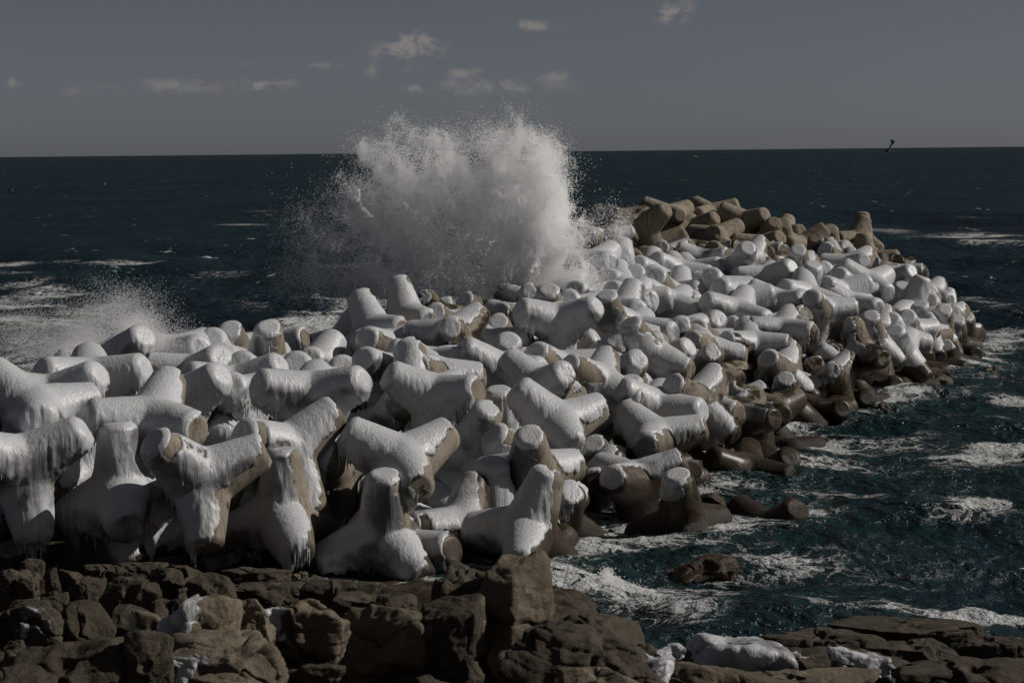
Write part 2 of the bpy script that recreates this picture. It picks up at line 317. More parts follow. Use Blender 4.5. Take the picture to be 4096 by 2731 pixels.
# ---------------------------------------------------------------- the sea
# key, centre, rotation, how much of it is iced, label, group
TETS = [
('A1',(-12.657,50.904,3.383),(-0.6162,0.4813,0.1708,0.5996),1,'ice draped tetrapod at the far left of the front row','tetrapods of the breakwater'),
('A2',(-10.320,51.907,2.498),(0.1080,-0.7514,0.4510,-0.4695),1,'thickly iced tetrapod with one leg straight up, second from left in front row','tetrapods of the breakwater'),
('A3',(-8.068,50.973,2.967),(-0.5364,0.5922,0.2511,0.5463),0.8,'iced tetrapod raising two legs in a wide V, third in the front row','tetrapods of the breakwater'),
('A4',(-6.187,52.708,1.674),(0.1387,-0.7958,0.4111,-0.4225),0.8,'iced tetrapod with a bare brown round foot on the rocks, fourth in front row','tetrapods of the breakwater'),
('A5',(-9.688,53.098,4.108),(0.3673,0.5657,-0.6952,-0.2485),0.9,'long iced tetrapod lying across behind the first two of the front row','tetrapods of the breakwater'),
('A6',(-13.056,54.003,4.338),(-0.1636,0.7086,0.5662,0.3880),1,'fully iced tetrapod cut by the left edge, second row','tetrapods of the breakwater'),
('A6b',(-15.939,56.803,3.318),(0.4725,0.5054,-0.7105,-0.1286),1,'fully iced tetrapod down and left of the left edge tetrapod','tetrapods of the breakwater'),
('A7',(-13.165,56.397,4.320),(-0.3370,0.8844,-0.2973,-0.1261),1,'fully iced tetrapod left of the flat left crest tetrapod','tetrapods of the breakwater'),
('A8',(-12.607,59.291,4.536),(-0.4430,-0.6440,0.6230,0.0309),1,'fully iced tetrapod lying flat on the left crest, below the thin spray','tetrapods of the breakwater'),
('A9',(-12.988,64.543,4.530),(-0.4607,0.8339,-0.3029,-0.0249),1,'iced tetrapod blurred by the thin spray at far left','tetrapods of the breakwater'),
('A10',(-11.411,67.575,4.384),(0.7201,0.4435,0.0874,-0.5265),1,'fully iced tetrapod right of the spray veiled tetrapod','tetrapods of the breakwater'),
('A10b',(-10.365,65.251,3.990),(-0.4196,-0.3502,0.8329,0.0872),1,'fully iced tetrapod up and left of the dripping left tetrapod','tetrapods of the breakwater'),
('A11',(-10.024,59.733,3.796),(0.8697,0.3942,0.0700,-0.2886),1,'iced tetrapod with a blunt leg end raised above a fringe of drips, left','tetrapods of the breakwater'),
('A11b',(-8.531,61.304,3.687),(0.5680,0.4354,-0.0770,-0.6941),1,'fully iced tetrapod right of the dripping left tetrapod','tetrapods of the breakwater'),
('C1',(-9.486,77.951,3.603),(-0.5838,0.3942,-0.0646,0.7068),0.8,'mostly iced tetrapod above the long horizontal tetrapod','tetrapods of the breakwater'),
('C2',(-9.937,71.630,3.897),(0.5945,0.7052,-0.3004,0.2430),0.9,'fully iced tetrapod right of the spray veiled tetrapod, left of the leaning crest tetrapod','tetrapods of the breakwater'),
('C2b',(-10.427,69.872,3.964),(-0.2359,0.5532,-0.7927,0.0996),1,'fully iced tetrapod above the dripping left tetrapod','tetrapods of the breakwater'),
('C3',(-8.527,68.858,3.930),(-0.3402,0.1850,0.1365,0.9118),0.9,'fully iced tetrapod up and left of the long horizontal tetrapod','tetrapods of the breakwater'),
('C4',(-8.863,63.547,3.776),(0.5343,-0.4768,-0.0682,-0.6947),1,'fully iced tetrapod up and right of the dripping left tetrapod','tetrapods of the breakwater'),
('C4b',(-8.849,67.092,3.619),(-0.4148,0.5539,-0.7104,0.1285),1,'fully iced tetrapod up and right of the long lying left tetrapod','tetrapods of the breakwater'),
('C5',(-5.756,56.991,4.286),(-0.4539,-0.5486,0.7006,0.0467),1,'long horizontal iced tetrapod spanning left of centre with a dripping edge','tetrapods of the breakwater'),
('C6',(-6.143,53.891,3.204),(-0.5966,0.4572,0.3187,0.5775),0.8,'iced tetrapod with a fluted leg raised to the right behind the front row','tetrapods of the breakwater'),
('C7',(-6.922,65.015,3.674),(-0.5582,-0.3094,0.1098,0.7620),1,'fully iced tetrapod above the long horizontal tetrapod','tetrapods of the breakwater'),
('C8',(-6.086,69.423,3.215),(0.4470,-0.6435,0.6152,-0.0878),1,'fully iced tetrapod up and right of the long horizontal tetrapod','tetrapods of the breakwater'),
('C9',(-4.311,68.307,3.630),(-0.3189,0.1097,0.8923,0.3001),1,'fully iced tetrapod up and left of the round-ended centre tetrapod','tetrapods of the breakwater'),
('C9b',(-7.337,73.405,3.281),(-0.2938,0.1298,-0.1701,0.9316),1,'fully iced tetrapod down and left of the leaning crest tetrapod','tetrapods of the breakwater'),
('C11',(-6.577,78.483,3.774),(0.0596,0.3049,-0.8640,-0.3961),0.6,'half iced tetrapod down and left of the leaning crest tetrapod','tetrapods of the breakwater'),
('C12',(-4.711,74.920,3.868),(-0.2527,0.0252,0.9212,0.2947),0.9,'fully iced tetrapod below the leaning crest tetrapod','tetrapods of the breakwater'),
('C13',(-5.326,77.493,4.300),(-0.7742,-0.0965,0.6073,0.1499),0.8,'iced tetrapod with a leaning leg, left neighbour of the tallest upright leg','tetrapods of the breakwater'),
('C14',(-4.147,79.407,4.651),(0.7772,0.0647,-0.5746,-0.2483),0.9,'iced tetrapod with the tallest upright leg, standing right before the big splash','tetrapods of the breakwater'),
('C15',(-3.160,84.452,4.251),(-0.5918,-0.6847,0.4203,-0.0659),0.1,'sparsely iced tetrapod right of the tallest upright tetrapod','tetrapods of the breakwater'),
('C16',(-1.201,89.814,3.819),(-0.3344,0.3564,-0.8302,0.2682),0.8,'mostly iced tetrapod up and right of the dark crest tetrapod','tetrapods of the breakwater'),
('C17',(-4.174,86.800,4.008),(0.2518,-0.1188,-0.8631,-0.4214),0.9,'fully iced tetrapod right of the tallest upright tetrapod','tetrapods of the breakwater'),
('C18',(-2.793,81.964,4.045),(-0.4032,0.5178,-0.7393,0.1511),0.7,'mostly iced tetrapod up and left of the dark crest tetrapod','tetrapods of the breakwater'),
('C19',(-2.247,74.170,4.400),(-0.2677,-0.2172,0.9049,0.2496),0.45,'dark wet tetrapod on the crest below the left half of the splash','tetrapods of the breakwater'),
('C21',(-2.742,66.394,3.751),(-0.4589,0.0570,0.8129,0.3541),0.8,'iced tetrapod with a brown band round its stub, centre left','tetrapods of the breakwater'),
('C22',(-2.780,71.425,3.502),(-0.7476,-0.4013,-0.1172,0.5161),1,'fully iced tetrapod up and left of the brown banded tetrapod','tetrapods of the breakwater'),
('C23',(-0.412,70.785,3.379),(-0.2282,0.4758,0.7810,0.3340),1,'fully iced tetrapod right of the brown banded tetrapod','tetrapods of the breakwater'),
('C24',(-2.411,63.261,3.457),(-0.4111,0.5266,-0.1239,0.7337),0.9,'fully iced tetrapod right of the round-ended centre tetrapod','tetrapods of the breakwater'),
('C25',(-3.264,64.717,3.388),(0.8004,-0.4142,0.3291,-0.2820),0.7,'tetrapod with a round iced end above a brown leg, centre','tetrapods of the breakwater'),
('C26',(-3.051,54.143,2.781),(0.2057,-0.6408,-0.5202,-0.5257),0.75,'big iced tetrapod with a bare brown strip, behind the broad front centre one','tetrapods of the breakwater'),
('C27',(-5.172,55.731,2.507),(-0.4823,0.5551,-0.6626,0.1418),0.8,'mostly iced tetrapod down and right of the fluted raised tetrapod','tetrapods of the breakwater'),
('D1',(-3.503,52.875,1.066),(-0.2377,0.2360,0.2840,0.8984),0.9,'broad iced tetrapod with one leg up and two spread feet, front centre','tetrapods of the breakwater'),
('D2',(-1.453,56.604,0.457),(-0.3535,-0.3153,0.6134,-0.6319),0.5,'half iced tetrapod aiming a round leg end at the viewer, front centre right','tetrapods of the breakwater'),
('D4',(0.370,54.513,0.853),(-0.7817,0.0262,0.3194,0.5351),0.7,'upright tetrapod with bare brown right flank at the surf edge, front row','tetrapods of the breakwater'),
('D5',(-0.595,58.373,0.530),(-0.5826,-0.5339,0.1024,-0.6042),0.95,'iced stub of a tetrapod standing upright between the front row and centre','tetrapods of the breakwater'),
('D6',(-1.365,62.188,1.969),(-0.3624,0.8263,-0.3996,0.1618),0.85,'mostly iced tetrapod up and left of the upright stub tetrapod','tetrapods of the breakwater'),
('E1',(-0.369,65.076,1.828),(-0.0980,-0.3671,0.8623,-0.3348),1,'fully iced tetrapod down and left of the flat-ended centre tetrapod','tetrapods of the breakwater'),
('E2',(0.391,61.727,1.476),(0.6208,0.5429,-0.5641,-0.0420),0.8,'mostly iced tetrapod above the upright stub tetrapod','tetrapods of the breakwater'),
('E2b',(0.544,58.870,1.696),(0.6543,0.3263,-0.2569,-0.6320),0.8,'mostly iced tetrapod up and right of the upright stub tetrapod','tetrapods of the breakwater'),
('E3',(1.420,63.060,2.574),(-0.2535,0.6920,0.4948,0.4605),0.85,'big iced tetrapod with legs spread in three directions, right of centre','tetrapods of the breakwater'),
('E4',(1.041,68.472,3.078),(-0.6007,-0.1073,0.7759,0.1599),0.9,'iced tetrapod with a flat round end resting above the spread-leg one','tetrapods of the breakwater'),
('E5',(-0.365,74.791,3.171),(-0.3611,0.6748,-0.6234,0.1602),1,'fully iced tetrapod up and left of the flat-ended centre tetrapod','tetrapods of the breakwater'),
('E6',(3.080,70.652,2.956),(-0.5228,-0.5754,0.5534,0.2989),0.7,'mostly iced tetrapod right of the flat-ended centre tetrapod','tetrapods of the breakwater'),
('E7',(1.626,73.453,3.171),(0.3192,-0.1386,-0.8927,-0.2865),0.9,'fully iced tetrapod up and right of the flat-ended centre tetrapod','tetrapods of the breakwater'),
('E8',(-0.937,77.177,3.684),(-0.5137,-0.5836,0.6288,0.0126),0.9,'fully iced tetrapod left of the shallow V crest tetrapod','tetrapods of the breakwater'),
('E9',(1.817,78.324,3.039),(-0.7929,0.3167,0.4644,-0.2353),0.95,'fully iced tetrapod down and right of the shallow V crest tetrapod','tetrapods of the breakwater'),
('E10',(1.837,77.075,4.640),(0.4881,-0.4851,0.0144,-0.7254),0.95,'iced tetrapod lying as a shallow V on the crest under the splash','tetrapods of the breakwater'),
('E11',(1.597,82.705,4.252),(0.3873,-0.0277,-0.9209,-0.0334),0.9,'fully iced tetrapod up and left of the shallow V crest tetrapod','tetrapods of the breakwater'),
('E13',(-0.385,80.113,3.437),(-0.3723,-0.0052,0.9198,0.1236),0.6,'half iced tetrapod right of the dark crest tetrapod, left of the shallow V crest tetrapod','tetrapods of the breakwater'),
('E14',(0.184,86.619,3.933),(0.4575,-0.4147,0.7697,-0.1620),0.5,'half iced tetrapod right of the dark crest tetrapod','tetrapods of the breakwater'),
('E15',(4.188,80.898,3.957),(0.5375,-0.7447,-0.0420,-0.3933),0.9,'fully iced tetrapod down and left of the splash foot tetrapod','tetrapods of the breakwater'),
('E16',(5.423,77.866,3.269),(-0.4794,0.6613,-0.2530,0.5186),0.65,'iced tetrapod with a curtain of ice over a bare brown ridge, upper centre','tetrapods of the breakwater'),
('E17',(5.232,83.165,3.712),(-0.9351,0.2768,0.2008,-0.0924),1,'fully iced tetrapod above the ice curtain tetrapod','tetrapods of the breakwater'),
('E18',(5.802,80.270,2.611),(-0.8301,-0.4112,-0.0841,0.3672),0.95,'fully iced tetrapod right of the ice curtain tetrapod','tetrapods of the breakwater'),
('E19',(4.185,76.415,2.552),(-0.6318,-0.7602,0.1393,0.0595),0.85,'mostly iced tetrapod down and left of the ice curtain tetrapod','tetrapods of the breakwater'),
('E21',(6.708,71.573,2.128),(-0.5166,0.4488,0.5331,0.4974),0.5,'tetrapod half bare with crumbling ice at its round end, right centre','tetrapods of the breakwater'),
('E22',(5.132,70.593,2.044),(-0.5066,0.5330,-0.1712,0.6557),0.95,'fully iced tetrapod above the banded waterside tetrapod','tetrapods of the breakwater'),
('E23',(4.938,68.342,1.305),(-0.3501,-0.8285,0.4371,0.0041),0.7,'iced tetrapod with brown banded round end near the water, right centre','tetrapods of the breakwater'),
('E25',(4.513,74.596,1.104),(0.7945,0.3506,-0.3854,-0.3121),1,'fully iced tetrapod up and left of the banded waterside tetrapod','tetrapods of the breakwater'),
('E26',(2.587,64.416,0.208),(-0.5928,-0.6066,0.1447,0.5095),0.5,'half iced tetrapod left of the lone standing tetrapod','tetrapods of the breakwater'),
('E27',(3.139,67.036,0.273),(-0.1961,-0.4082,0.1579,-0.8775),0.6,'half iced tetrapod down and right of the spread-leg centre tetrapod','tetrapods of the breakwater'),
('F1',(1.241,59.527,0.170),(-0.6875,-0.7053,0.1632,0.0568),0.7,'mostly iced tetrapod right of the surf edge tetrapod','tetrapods of the breakwater'),
('F2',(3.838,62.669,0.716),(-0.7296,0.4163,0.1271,0.5275),0.4,'half iced tetrapod up and left of the lone standing tetrapod','tetrapods of the breakwater'),
('F3',(5.108,59.441,0.051),(0.6900,0.2686,-0.3863,-0.5500),0.5,'tetrapod standing alone in the water with one leg upright','tetrapods of the breakwater'),
('F4',(8.098,62.115,-0.867),(-0.0671,-0.6499,0.0615,-0.7545),0,'bare wet tetrapod nearly sunk, two leg tips above the water','tetrapods of the breakwater'),
('F5',(8.270,70.036,-0.167),(-0.5401,0.4935,-0.1936,0.6536),0.4,'low dark tetrapod stretched along the waterline with patches of ice','tetrapods of the breakwater'),
('F6',(9.399,71.408,-0.575),(0.7078,-0.2298,-0.6450,-0.1741),0.5,'half iced tetrapod right of the low waterline tetrapod','tetrapods of the breakwater'),
('F6b',(10.763,72.790,-0.874),(0.7313,-0.5446,0.1712,-0.3732),0,'bare concrete tetrapod right of the low waterline tetrapod','tetrapods of the breakwater'),
('F8',(7.237,74.205,1.519),(-0.2964,-0.0979,-0.9299,0.1943),0.5,'half iced tetrapod down and right of the crumbling ice tetrapod','tetrapods of the breakwater'),
('F9',(8.822,76.230,1.027),(0.4516,0.4172,-0.7480,-0.2500),0.15,'sparsely iced tetrapod left of the dark-footed tetrapod','tetrapods of the breakwater'),
('F10',(11.424,82.439,0.655),(-0.6934,-0.5712,0.3441,0.2729),0.5,'wet tetrapod with a dark foot in the water at the right edge of the pile','tetrapods of the breakwater'),
('G1',(9.209,116.138,7.442),(0.4348,0.2476,-0.8005,-0.3299),0,'bare tetrapod at the upper left top of the far concrete mound','tetrapods of the breakwater'),
('G2',(7.148,106.179,7.311),(0.3476,0.4696,-0.8114,-0.0192),0,'bare tetrapod on the far mound with its leg raised right, beside the splash','tetrapods of the breakwater'),
('G3',(11.881,118.579,7.402),(0.3504,0.7358,-0.5793,0.0170),0,'bare concrete tetrapod right of the far mound top tetrapod','tetrapods of the breakwater'),
('G4',(10.542,115.564,6.647),(-0.3433,-0.5432,0.7654,0.0341),0,'bare concrete tetrapod down and right of the far mound top tetrapod','tetrapods of the breakwater'),
('G5',(13.811,117.246,7.019),(0.5369,0.2824,-0.7785,-0.1608),0,'bare tetrapod on the far mound with a round end facing the viewer, right part','tetrapods of the breakwater'),
('G6',(14.956,115.873,6.031),(0.7052,-0.3544,-0.5716,-0.2245),0,'bare concrete tetrapod up and right of the far lying tetrapod','tetrapods of the breakwater'),
('G7',(15.917,117.267,5.946),(0.1558,0.5259,-0.2081,0.8099),0,'bare concrete tetrapod right of the far lying tetrapod, left of the numbered far tetrapod','tetrapods of the breakwater'),
('G8',(11.692,113.532,6.277),(-0.1098,-0.6997,-0.4873,-0.5107),0,'bare concrete tetrapod down and left of the far round-ended tetrapod','tetrapods of the breakwater'),
('G9',(7.838,107.385,6.071),(0.4212,0.6841,-0.5806,0.1321),0,'bare concrete tetrapod down and right of the far mound left tetrapod','tetrapods of the breakwater'),
('G10',(12.517,112.409,5.293),(-0.6435,-0.3931,0.6510,0.0876),0,'bare concrete tetrapod up and left of the iced far stub tetrapod','tetrapods of the breakwater'),
('G11',(11.268,107.427,5.311),(0.4346,0.3459,-0.1680,-0.8144),0,'bare concrete tetrapod left of the iced far stub tetrapod','tetrapods of the breakwater'),
('G12',(14.290,113.139,5.734),(-0.4149,-0.3242,0.8369,0.1493),0,'long bare tetrapod lying low in front of the far mound','tetrapods of the breakwater'),
('G13',(16.224,119.188,6.105),(0.3137,0.4431,-0.8115,-0.2163),0,'bare concrete tetrapod right of the far lying tetrapod, right of the far round-ended tetrapod','tetrapods of the breakwater'),
('G14',(16.560,113.569,5.713),(0.6619,-0.3799,-0.2054,-0.6127),0,'bare concrete tetrapod right of the far lying tetrapod','tetrapods of the breakwater'),
('G15',(18.381,115.715,5.520),(0.5652,0.2255,-0.1748,-0.7741),0,'bare concrete tetrapod left of the numbered far tetrapod','tetrapods of the breakwater'),
('G16',(17.022,110.146,5.013),(0.4193,-0.2040,-0.8793,-0.0971),0.05,'sparsely iced tetrapod left of the numbered far tetrapod','tetrapods of the breakwater'),
('G17',(21.235,122.996,5.534),(-0.3610,-0.4761,0.6463,-0.4747),0,'bare concrete tetrapod up and left of the numbered far tetrapod','tetrapods of the breakwater'),
('G18',(21.849,121.185,4.414),(0.2385,0.1816,-0.4393,-0.8469),0,'bare concrete tetrapod down and right of the numbered far tetrapod','tetrapods of the breakwater'),
('G19',(20.665,115.741,4.660),(-0.0601,0.2414,0.3444,0.9053),0,'bare upright tetrapod with black stencilled numbers at the far right end','tetrapods of the breakwater'),
('G20',(21.987,124.973,5.552),(-0.5278,-0.0107,-0.4166,0.7401),0,'bare concrete tetrapod up and right of the numbered far tetrapod','tetrapods of the breakwater'),
('G21',(20.856,118.552,4.820),(0.4761,-0.4441,0.2794,-0.7057),0.1,'sparsely iced tetrapod above the long far iced tetrapod','tetrapods of the breakwater'),
('G22',(22.761,118.913,3.920),(-0.4735,-0.7917,0.3183,-0.2185),0.1,'sparsely iced tetrapod down and right of the numbered far tetrapod','tetrapods of the breakwater'),
('G23',(21.762,112.608,3.979),(0.4980,-0.5457,0.0634,-0.6710),0.25,'sparsely iced tetrapod up and right of the long far iced tetrapod','tetrapods of the breakwater'),
('G25',(7.120,103.133,5.275),(0.7366,-0.5438,-0.0397,-0.4002),0,'bare concrete tetrapod below the far mound left tetrapod','tetrapods of the breakwater'),
('G26',(8.215,104.885,5.517),(0.5075,-0.5257,0.6512,-0.2050),0.3,'sparsely iced tetrapod down and right of the far mound left tetrapod','tetrapods of the breakwater'),
('G27',(11.297,109.780,5.473),(-0.3749,0.4549,-0.1339,0.7966),0.1,'sparsely iced tetrapod up and left of the iced far stub tetrapod','tetrapods of the breakwater'),
('G28',(14.045,110.178,5.291),(-0.4469,-0.3355,0.8096,0.1797),0.2,'sparsely iced tetrapod down and right of the far lying tetrapod','tetrapods of the breakwater'),
('G29',(13.682,107.986,5.169),(0.5036,0.7971,-0.3266,0.0662),0.1,'sparsely iced tetrapod up and right of the crosswise far tetrapod','tetrapods of the breakwater'),
('G30',(10.240,103.905,5.342),(-0.5119,-0.2937,0.7900,0.1663),0.5,'half iced tetrapod left of the iced far stub tetrapod','tetrapods of the breakwater'),
('G31',(11.745,101.693,5.282),(-0.4700,0.6742,-0.5402,0.1808),1,'iced tetrapod with one short leg up just below the bare far mound','tetrapods of the breakwater'),
('G31b',(12.739,106.036,5.246),(-0.3862,0.2695,-0.3053,0.8277),0.6,'half iced tetrapod below the far lying tetrapod','tetrapods of the breakwater'),
('G32',(14.862,102.993,4.941),(0.6717,-0.4823,-0.4706,-0.3078),0.8,'mostly iced tetrapod up and right of the crosswise far tetrapod','tetrapods of the breakwater'),
('G33',(17.603,108.254,5.092),(0.6623,-0.5496,0.2263,-0.4561),0.5,'half iced tetrapod left of the numbered far tetrapod','tetrapods of the breakwater'),
('G34',(18.609,114.000,4.878),(0.4044,-0.6674,0.6204,-0.0782),0.4,'half iced tetrapod left of the numbered far tetrapod, above the dripping far V tetrapod','tetrapods of the breakwater'),
('G35',(18.633,112.061,4.774),(-0.3614,0.6119,-0.7032,0.0235),0.4,'half iced tetrapod down and left of the numbered far tetrapod','tetrapods of the breakwater'),
('G36',(18.230,106.300,4.897),(0.2574,-0.3355,0.2433,-0.8730),0.7,'mostly iced tetrapod down and left of the numbered far tetrapod','tetrapods of the breakwater'),
('G37',(18.521,103.236,4.180),(0.4939,0.3127,-0.7111,-0.3907),1,'long smooth iced tetrapod sloping to the right near the far end','tetrapods of the breakwater'),
('G38',(12.954,100.512,4.678),(-0.4114,0.4040,-0.0953,0.8114),1,'iced tetrapod lying crosswise with a raised right leg, middle of the far half','tetrapods of the breakwater'),
('G39',(14.688,99.540,4.051),(-0.8008,-0.5425,0.2344,0.0973),1,'fully iced tetrapod right of the crosswise far tetrapod, left of the long far iced tetrapod','tetrapods of the breakwater'),
('G40',(16.017,104.611,4.319),(-0.1368,0.4106,-0.2022,0.8785),1,'fully iced tetrapod left of the long far iced tetrapod, right of the crosswise far tetrapod','tetrapods of the breakwater'),
('G41',(17.207,101.999,4.051),(0.5618,0.6804,-0.4607,-0.0956),1,'fully iced tetrapod left of the long far iced tetrapod, above the dripping far V tetrapod','tetrapods of the breakwater'),
('G42',(16.461,100.383,3.912),(-0.0902,-0.2404,0.2962,-0.9200),1,'fully iced tetrapod left of the long far iced tetrapod','tetrapods of the breakwater'),
('G43',(17.013,99.202,3.309),(0.3156,-0.5607,0.2412,-0.7265),0.95,'iced tetrapod with two legs in a broad V above a dripping edge, far right','tetrapods of the breakwater'),
('G44',(14.365,97.530,4.012),(0.2387,-0.1288,0.9606,-0.0612),1,'fully iced tetrapod right of the crosswise far tetrapod','tetrapods of the breakwater'),
('G45',(10.535,93.304,4.156),(-0.6453,0.5331,0.0535,0.5445),1,'iced tetrapod with a dark blunt leg raised right, far middle','tetrapods of the breakwater'),
('G46',(12.872,95.007,3.802),(-0.3650,0.6786,-0.6275,-0.1120),1,'fully iced tetrapod right of the dark blunt far tetrapod','tetrapods of the breakwater'),
('G47',(14.588,94.160,3.575),(-0.3372,0.4137,-0.8322,0.1504),0.9,'fully iced tetrapod left of the dripping far V tetrapod','tetrapods of the breakwater'),
('G48',(8.197,99.058,5.126),(-0.2044,-0.2610,0.1891,0.9243),1,'fully iced tetrapod up and right of the splash foot tetrapod','tetrapods of the breakwater'),
('G49',(9.122,101.519,4.914),(-0.8765,0.2221,0.4085,-0.1244),1,'fully iced tetrapod left of the iced far stub tetrapod','tetrapods of the breakwater'),
('G50',(8.105,96.229,4.218),(0.8616,-0.1880,-0.4506,-0.1389),1,'fully iced tetrapod right of the splash foot tetrapod, left of the dark blunt far tetrapod','tetrapods of the breakwater'),
('G51',(9.988,96.318,4.457),(-0.5387,-0.7214,0.4275,-0.0813),1,'fully iced tetrapod up and left of the dark blunt far tetrapod','tetrapods of the breakwater'),
('G52',(5.999,95.155,4.556),(-0.2576,-0.1224,0.9536,0.0969),0.9,'fully iced tetrapod up and left of the splash foot tetrapod, above the ice curtain tetrapod','tetrapods of the breakwater'),
('G53',(7.123,93.873,4.568),(0.3815,0.1773,-0.0716,-0.9044),0.85,'mostly iced tetrapod up and right of the splash foot tetrapod','tetrapods of the breakwater'),
('G54',(5.120,93.185,4.734),(-0.1603,0.2889,-0.9438,0.0078),1,'fully iced tetrapod up and right of the shallow V crest tetrapod','tetrapods of the breakwater'),
('G55',(5.469,90.505,4.454),(-0.6745,0.4825,-0.0672,0.5547),1,'fully iced tetrapod down and left of the splash foot tetrapod, above the ice curtain tetrapod','tetrapods of the breakwater'),
('G57',(5.288,88.464,4.389),(0.2812,0.8825,-0.1703,0.3364),1,'iced tetrapod pointing a round end right, just right of the splash foot','tetrapods of the breakwater'),
('G58',(4.864,86.273,4.189),(0.8389,-0.2025,-0.4278,-0.2688),1,'fully iced tetrapod left of the splash foot tetrapod','tetrapods of the breakwater'),
('G59',(10.234,90.594,3.775),(-0.4462,-0.4947,0.6847,0.2956),1,'fully iced tetrapod down and left of the dark blunt far tetrapod','tetrapods of the breakwater'),
('G60b',(8.204,92.042,2.995),(-0.3973,-0.5264,0.2560,0.7068),1,'fully iced tetrapod down and right of the splash foot tetrapod','tetrapods of the breakwater'),
('G61',(7.414,91.671,4.048),(0.6856,0.4119,0.2939,-0.5234),1,'fully iced tetrapod right of the splash foot tetrapod','tetrapods of the breakwater'),
('G62',(8.542,89.954,3.010),(-0.3638,-0.8375,0.1628,-0.3739),1,'fully iced tetrapod left of the long slope tetrapod','tetrapods of the breakwater'),
('G63',(8.661,87.704,2.658),(-0.1168,-0.3391,0.2483,-0.8998),0.6,'half iced tetrapod down and left of the dark blunt far tetrapod','tetrapods of the breakwater'),
('G64',(7.193,87.225,3.107),(0.3698,0.1507,-0.8868,-0.2326),0.9,'fully iced tetrapod up and right of the ice curtain tetrapod','tetrapods of the breakwater'),
('G65',(10.890,89.983,2.560),(0.5652,0.5537,-0.6104,0.0360),0.75,'mostly iced tetrapod down and left of the dark blunt far tetrapod','tetrapods of the breakwater'),
('G66',(12.131,88.546,3.046),(0.4757,-0.3904,0.2247,-0.7555),0.5,'long glazed tetrapod lying across the right slope','tetrapods of the breakwater'),
('G68',(12.623,91.944,3.027),(-0.4962,0.7272,-0.4741,0.0149),0.4,'half iced tetrapod up and right of the long slope tetrapod','tetrapods of the breakwater'),
('G69b',(14.777,99.812,2.205),(0.9491,-0.1381,-0.2422,-0.1468),0.6,'half iced tetrapod right of the long slope tetrapod','tetrapods of the breakwater'),
('G71',(10.546,87.036,2.620),(0.4210,0.6357,-0.6299,-0.1476),0.45,'half iced tetrapod down and left of the long slope tetrapod','tetrapods of the breakwater'),
('G72',(8.328,85.788,2.628),(0.5039,0.7204,-0.4524,-0.1496),0.6,'half iced tetrapod right of the ice curtain tetrapod','tetrapods of the breakwater'),
('G74',(18.177,98.386,1.990),(-0.3302,0.1459,-0.2583,0.8961),0.4,'half iced tetrapod down and right of the dripping far V tetrapod','tetrapods of the breakwater'),
('G75',(17.421,95.958,1.974),(0.6370,0.2535,0.5913,-0.4247),0.85,'mostly iced tetrapod left of the upright far right tetrapod','tetrapods of the breakwater'),
('G75b',(19.122,97.499,1.244),(0.5886,-0.4683,-0.5555,-0.3545),1,'fully iced tetrapod down and left of the upright far right tetrapod','tetrapods of the breakwater'),
('G76',(15.740,89.397,2.019),(-0.8352,0.4970,-0.2345,0.0213),0.1,'sparsely iced tetrapod below the dripping far V tetrapod','tetrapods of the breakwater'),
('G77',(15.820,93.288,0.735),(0.5063,0.2206,-0.7487,-0.3666),0.45,'half iced tetrapod up and right of the brown slope tetrapod','tetrapods of the breakwater'),
('G78',(16.002,94.780,1.254),(-0.4401,0.3361,-0.8123,0.1828),0.1,'sparsely iced tetrapod below the dripping far V tetrapod, right of the long slope tetrapod','tetrapods of the breakwater'),
('G79',(13.708,95.222,1.649),(0.2830,-0.0915,0.4683,-0.8320),0.5,'half iced tetrapod above the brown slope tetrapod','tetrapods of the breakwater'),
('G80',(11.640,85.515,1.595),(0.3852,0.5663,-0.4542,0.5697),0.6,'half iced tetrapod up and left of the brown slope tetrapod','tetrapods of the breakwater'),
('G81',(13.595,89.544,0.801),(-0.7252,0.4688,0.3700,0.3427),0.1,'sparsely iced tetrapod above the brown slope tetrapod','tetrapods of the breakwater'),
('G82',(12.153,87.435,1.051),(-0.5986,0.4316,-0.2864,0.6110),0.35,'brown tetrapod lying low on the right slope above the waterline','tetrapods of the breakwater'),
('G83',(9.104,81.945,0.498),(0.8065,-0.3533,-0.1795,-0.4389),0.5,'half iced tetrapod left of the dark-footed tetrapod','tetrapods of the breakwater'),
('G85',(14.037,91.480,0.472),(-0.4637,0.7373,-0.4208,-0.2537),0.35,'sparsely iced tetrapod right of the brown slope tetrapod, below the dripping far V tetrapod','tetrapods of the breakwater'),
('G86',(13.221,83.800,0.013),(-0.1887,0.4604,-0.2378,0.8342),0.4,'half iced tetrapod right of the dark-footed tetrapod','tetrapods of the breakwater'),
('G87',(15.522,89.278,-0.299),(0.4822,0.0646,-0.8327,-0.2644),0.35,'sparsely iced tetrapod right of the brown slope tetrapod, right of the dark-footed tetrapod','tetrapods of the breakwater'),
('G88',(16.679,91.424,-0.721),(0.5741,0.2739,0.1902,-0.7478),0,'bare concrete tetrapod right of the brown slope tetrapod, right of the dark-footed tetrapod','tetrapods of the breakwater'),
('G90',(17.499,93.943,-0.159),(-0.3998,0.1196,-0.1831,0.8901),0,'bare concrete tetrapod right of the brown slope tetrapod','tetrapods of the breakwater'),
('G92',(14.176,87.720,1.009),(-0.1651,-0.1901,0.9497,0.1861),0.2,'sparsely iced tetrapod right of the brown slope tetrapod','tetrapods of the breakwater'),
('G93',(7.859,82.177,2.137),(0.7685,-0.6030,-0.0321,-0.2116),0.5,'half iced tetrapod above the crumbling ice tetrapod','tetrapods of the breakwater'),
('G94',(8.757,84.364,1.503),(0.4722,0.2535,-0.7994,-0.2715),0.1,'sparsely iced tetrapod up and right of the crumbling ice tetrapod','tetrapods of the breakwater'),
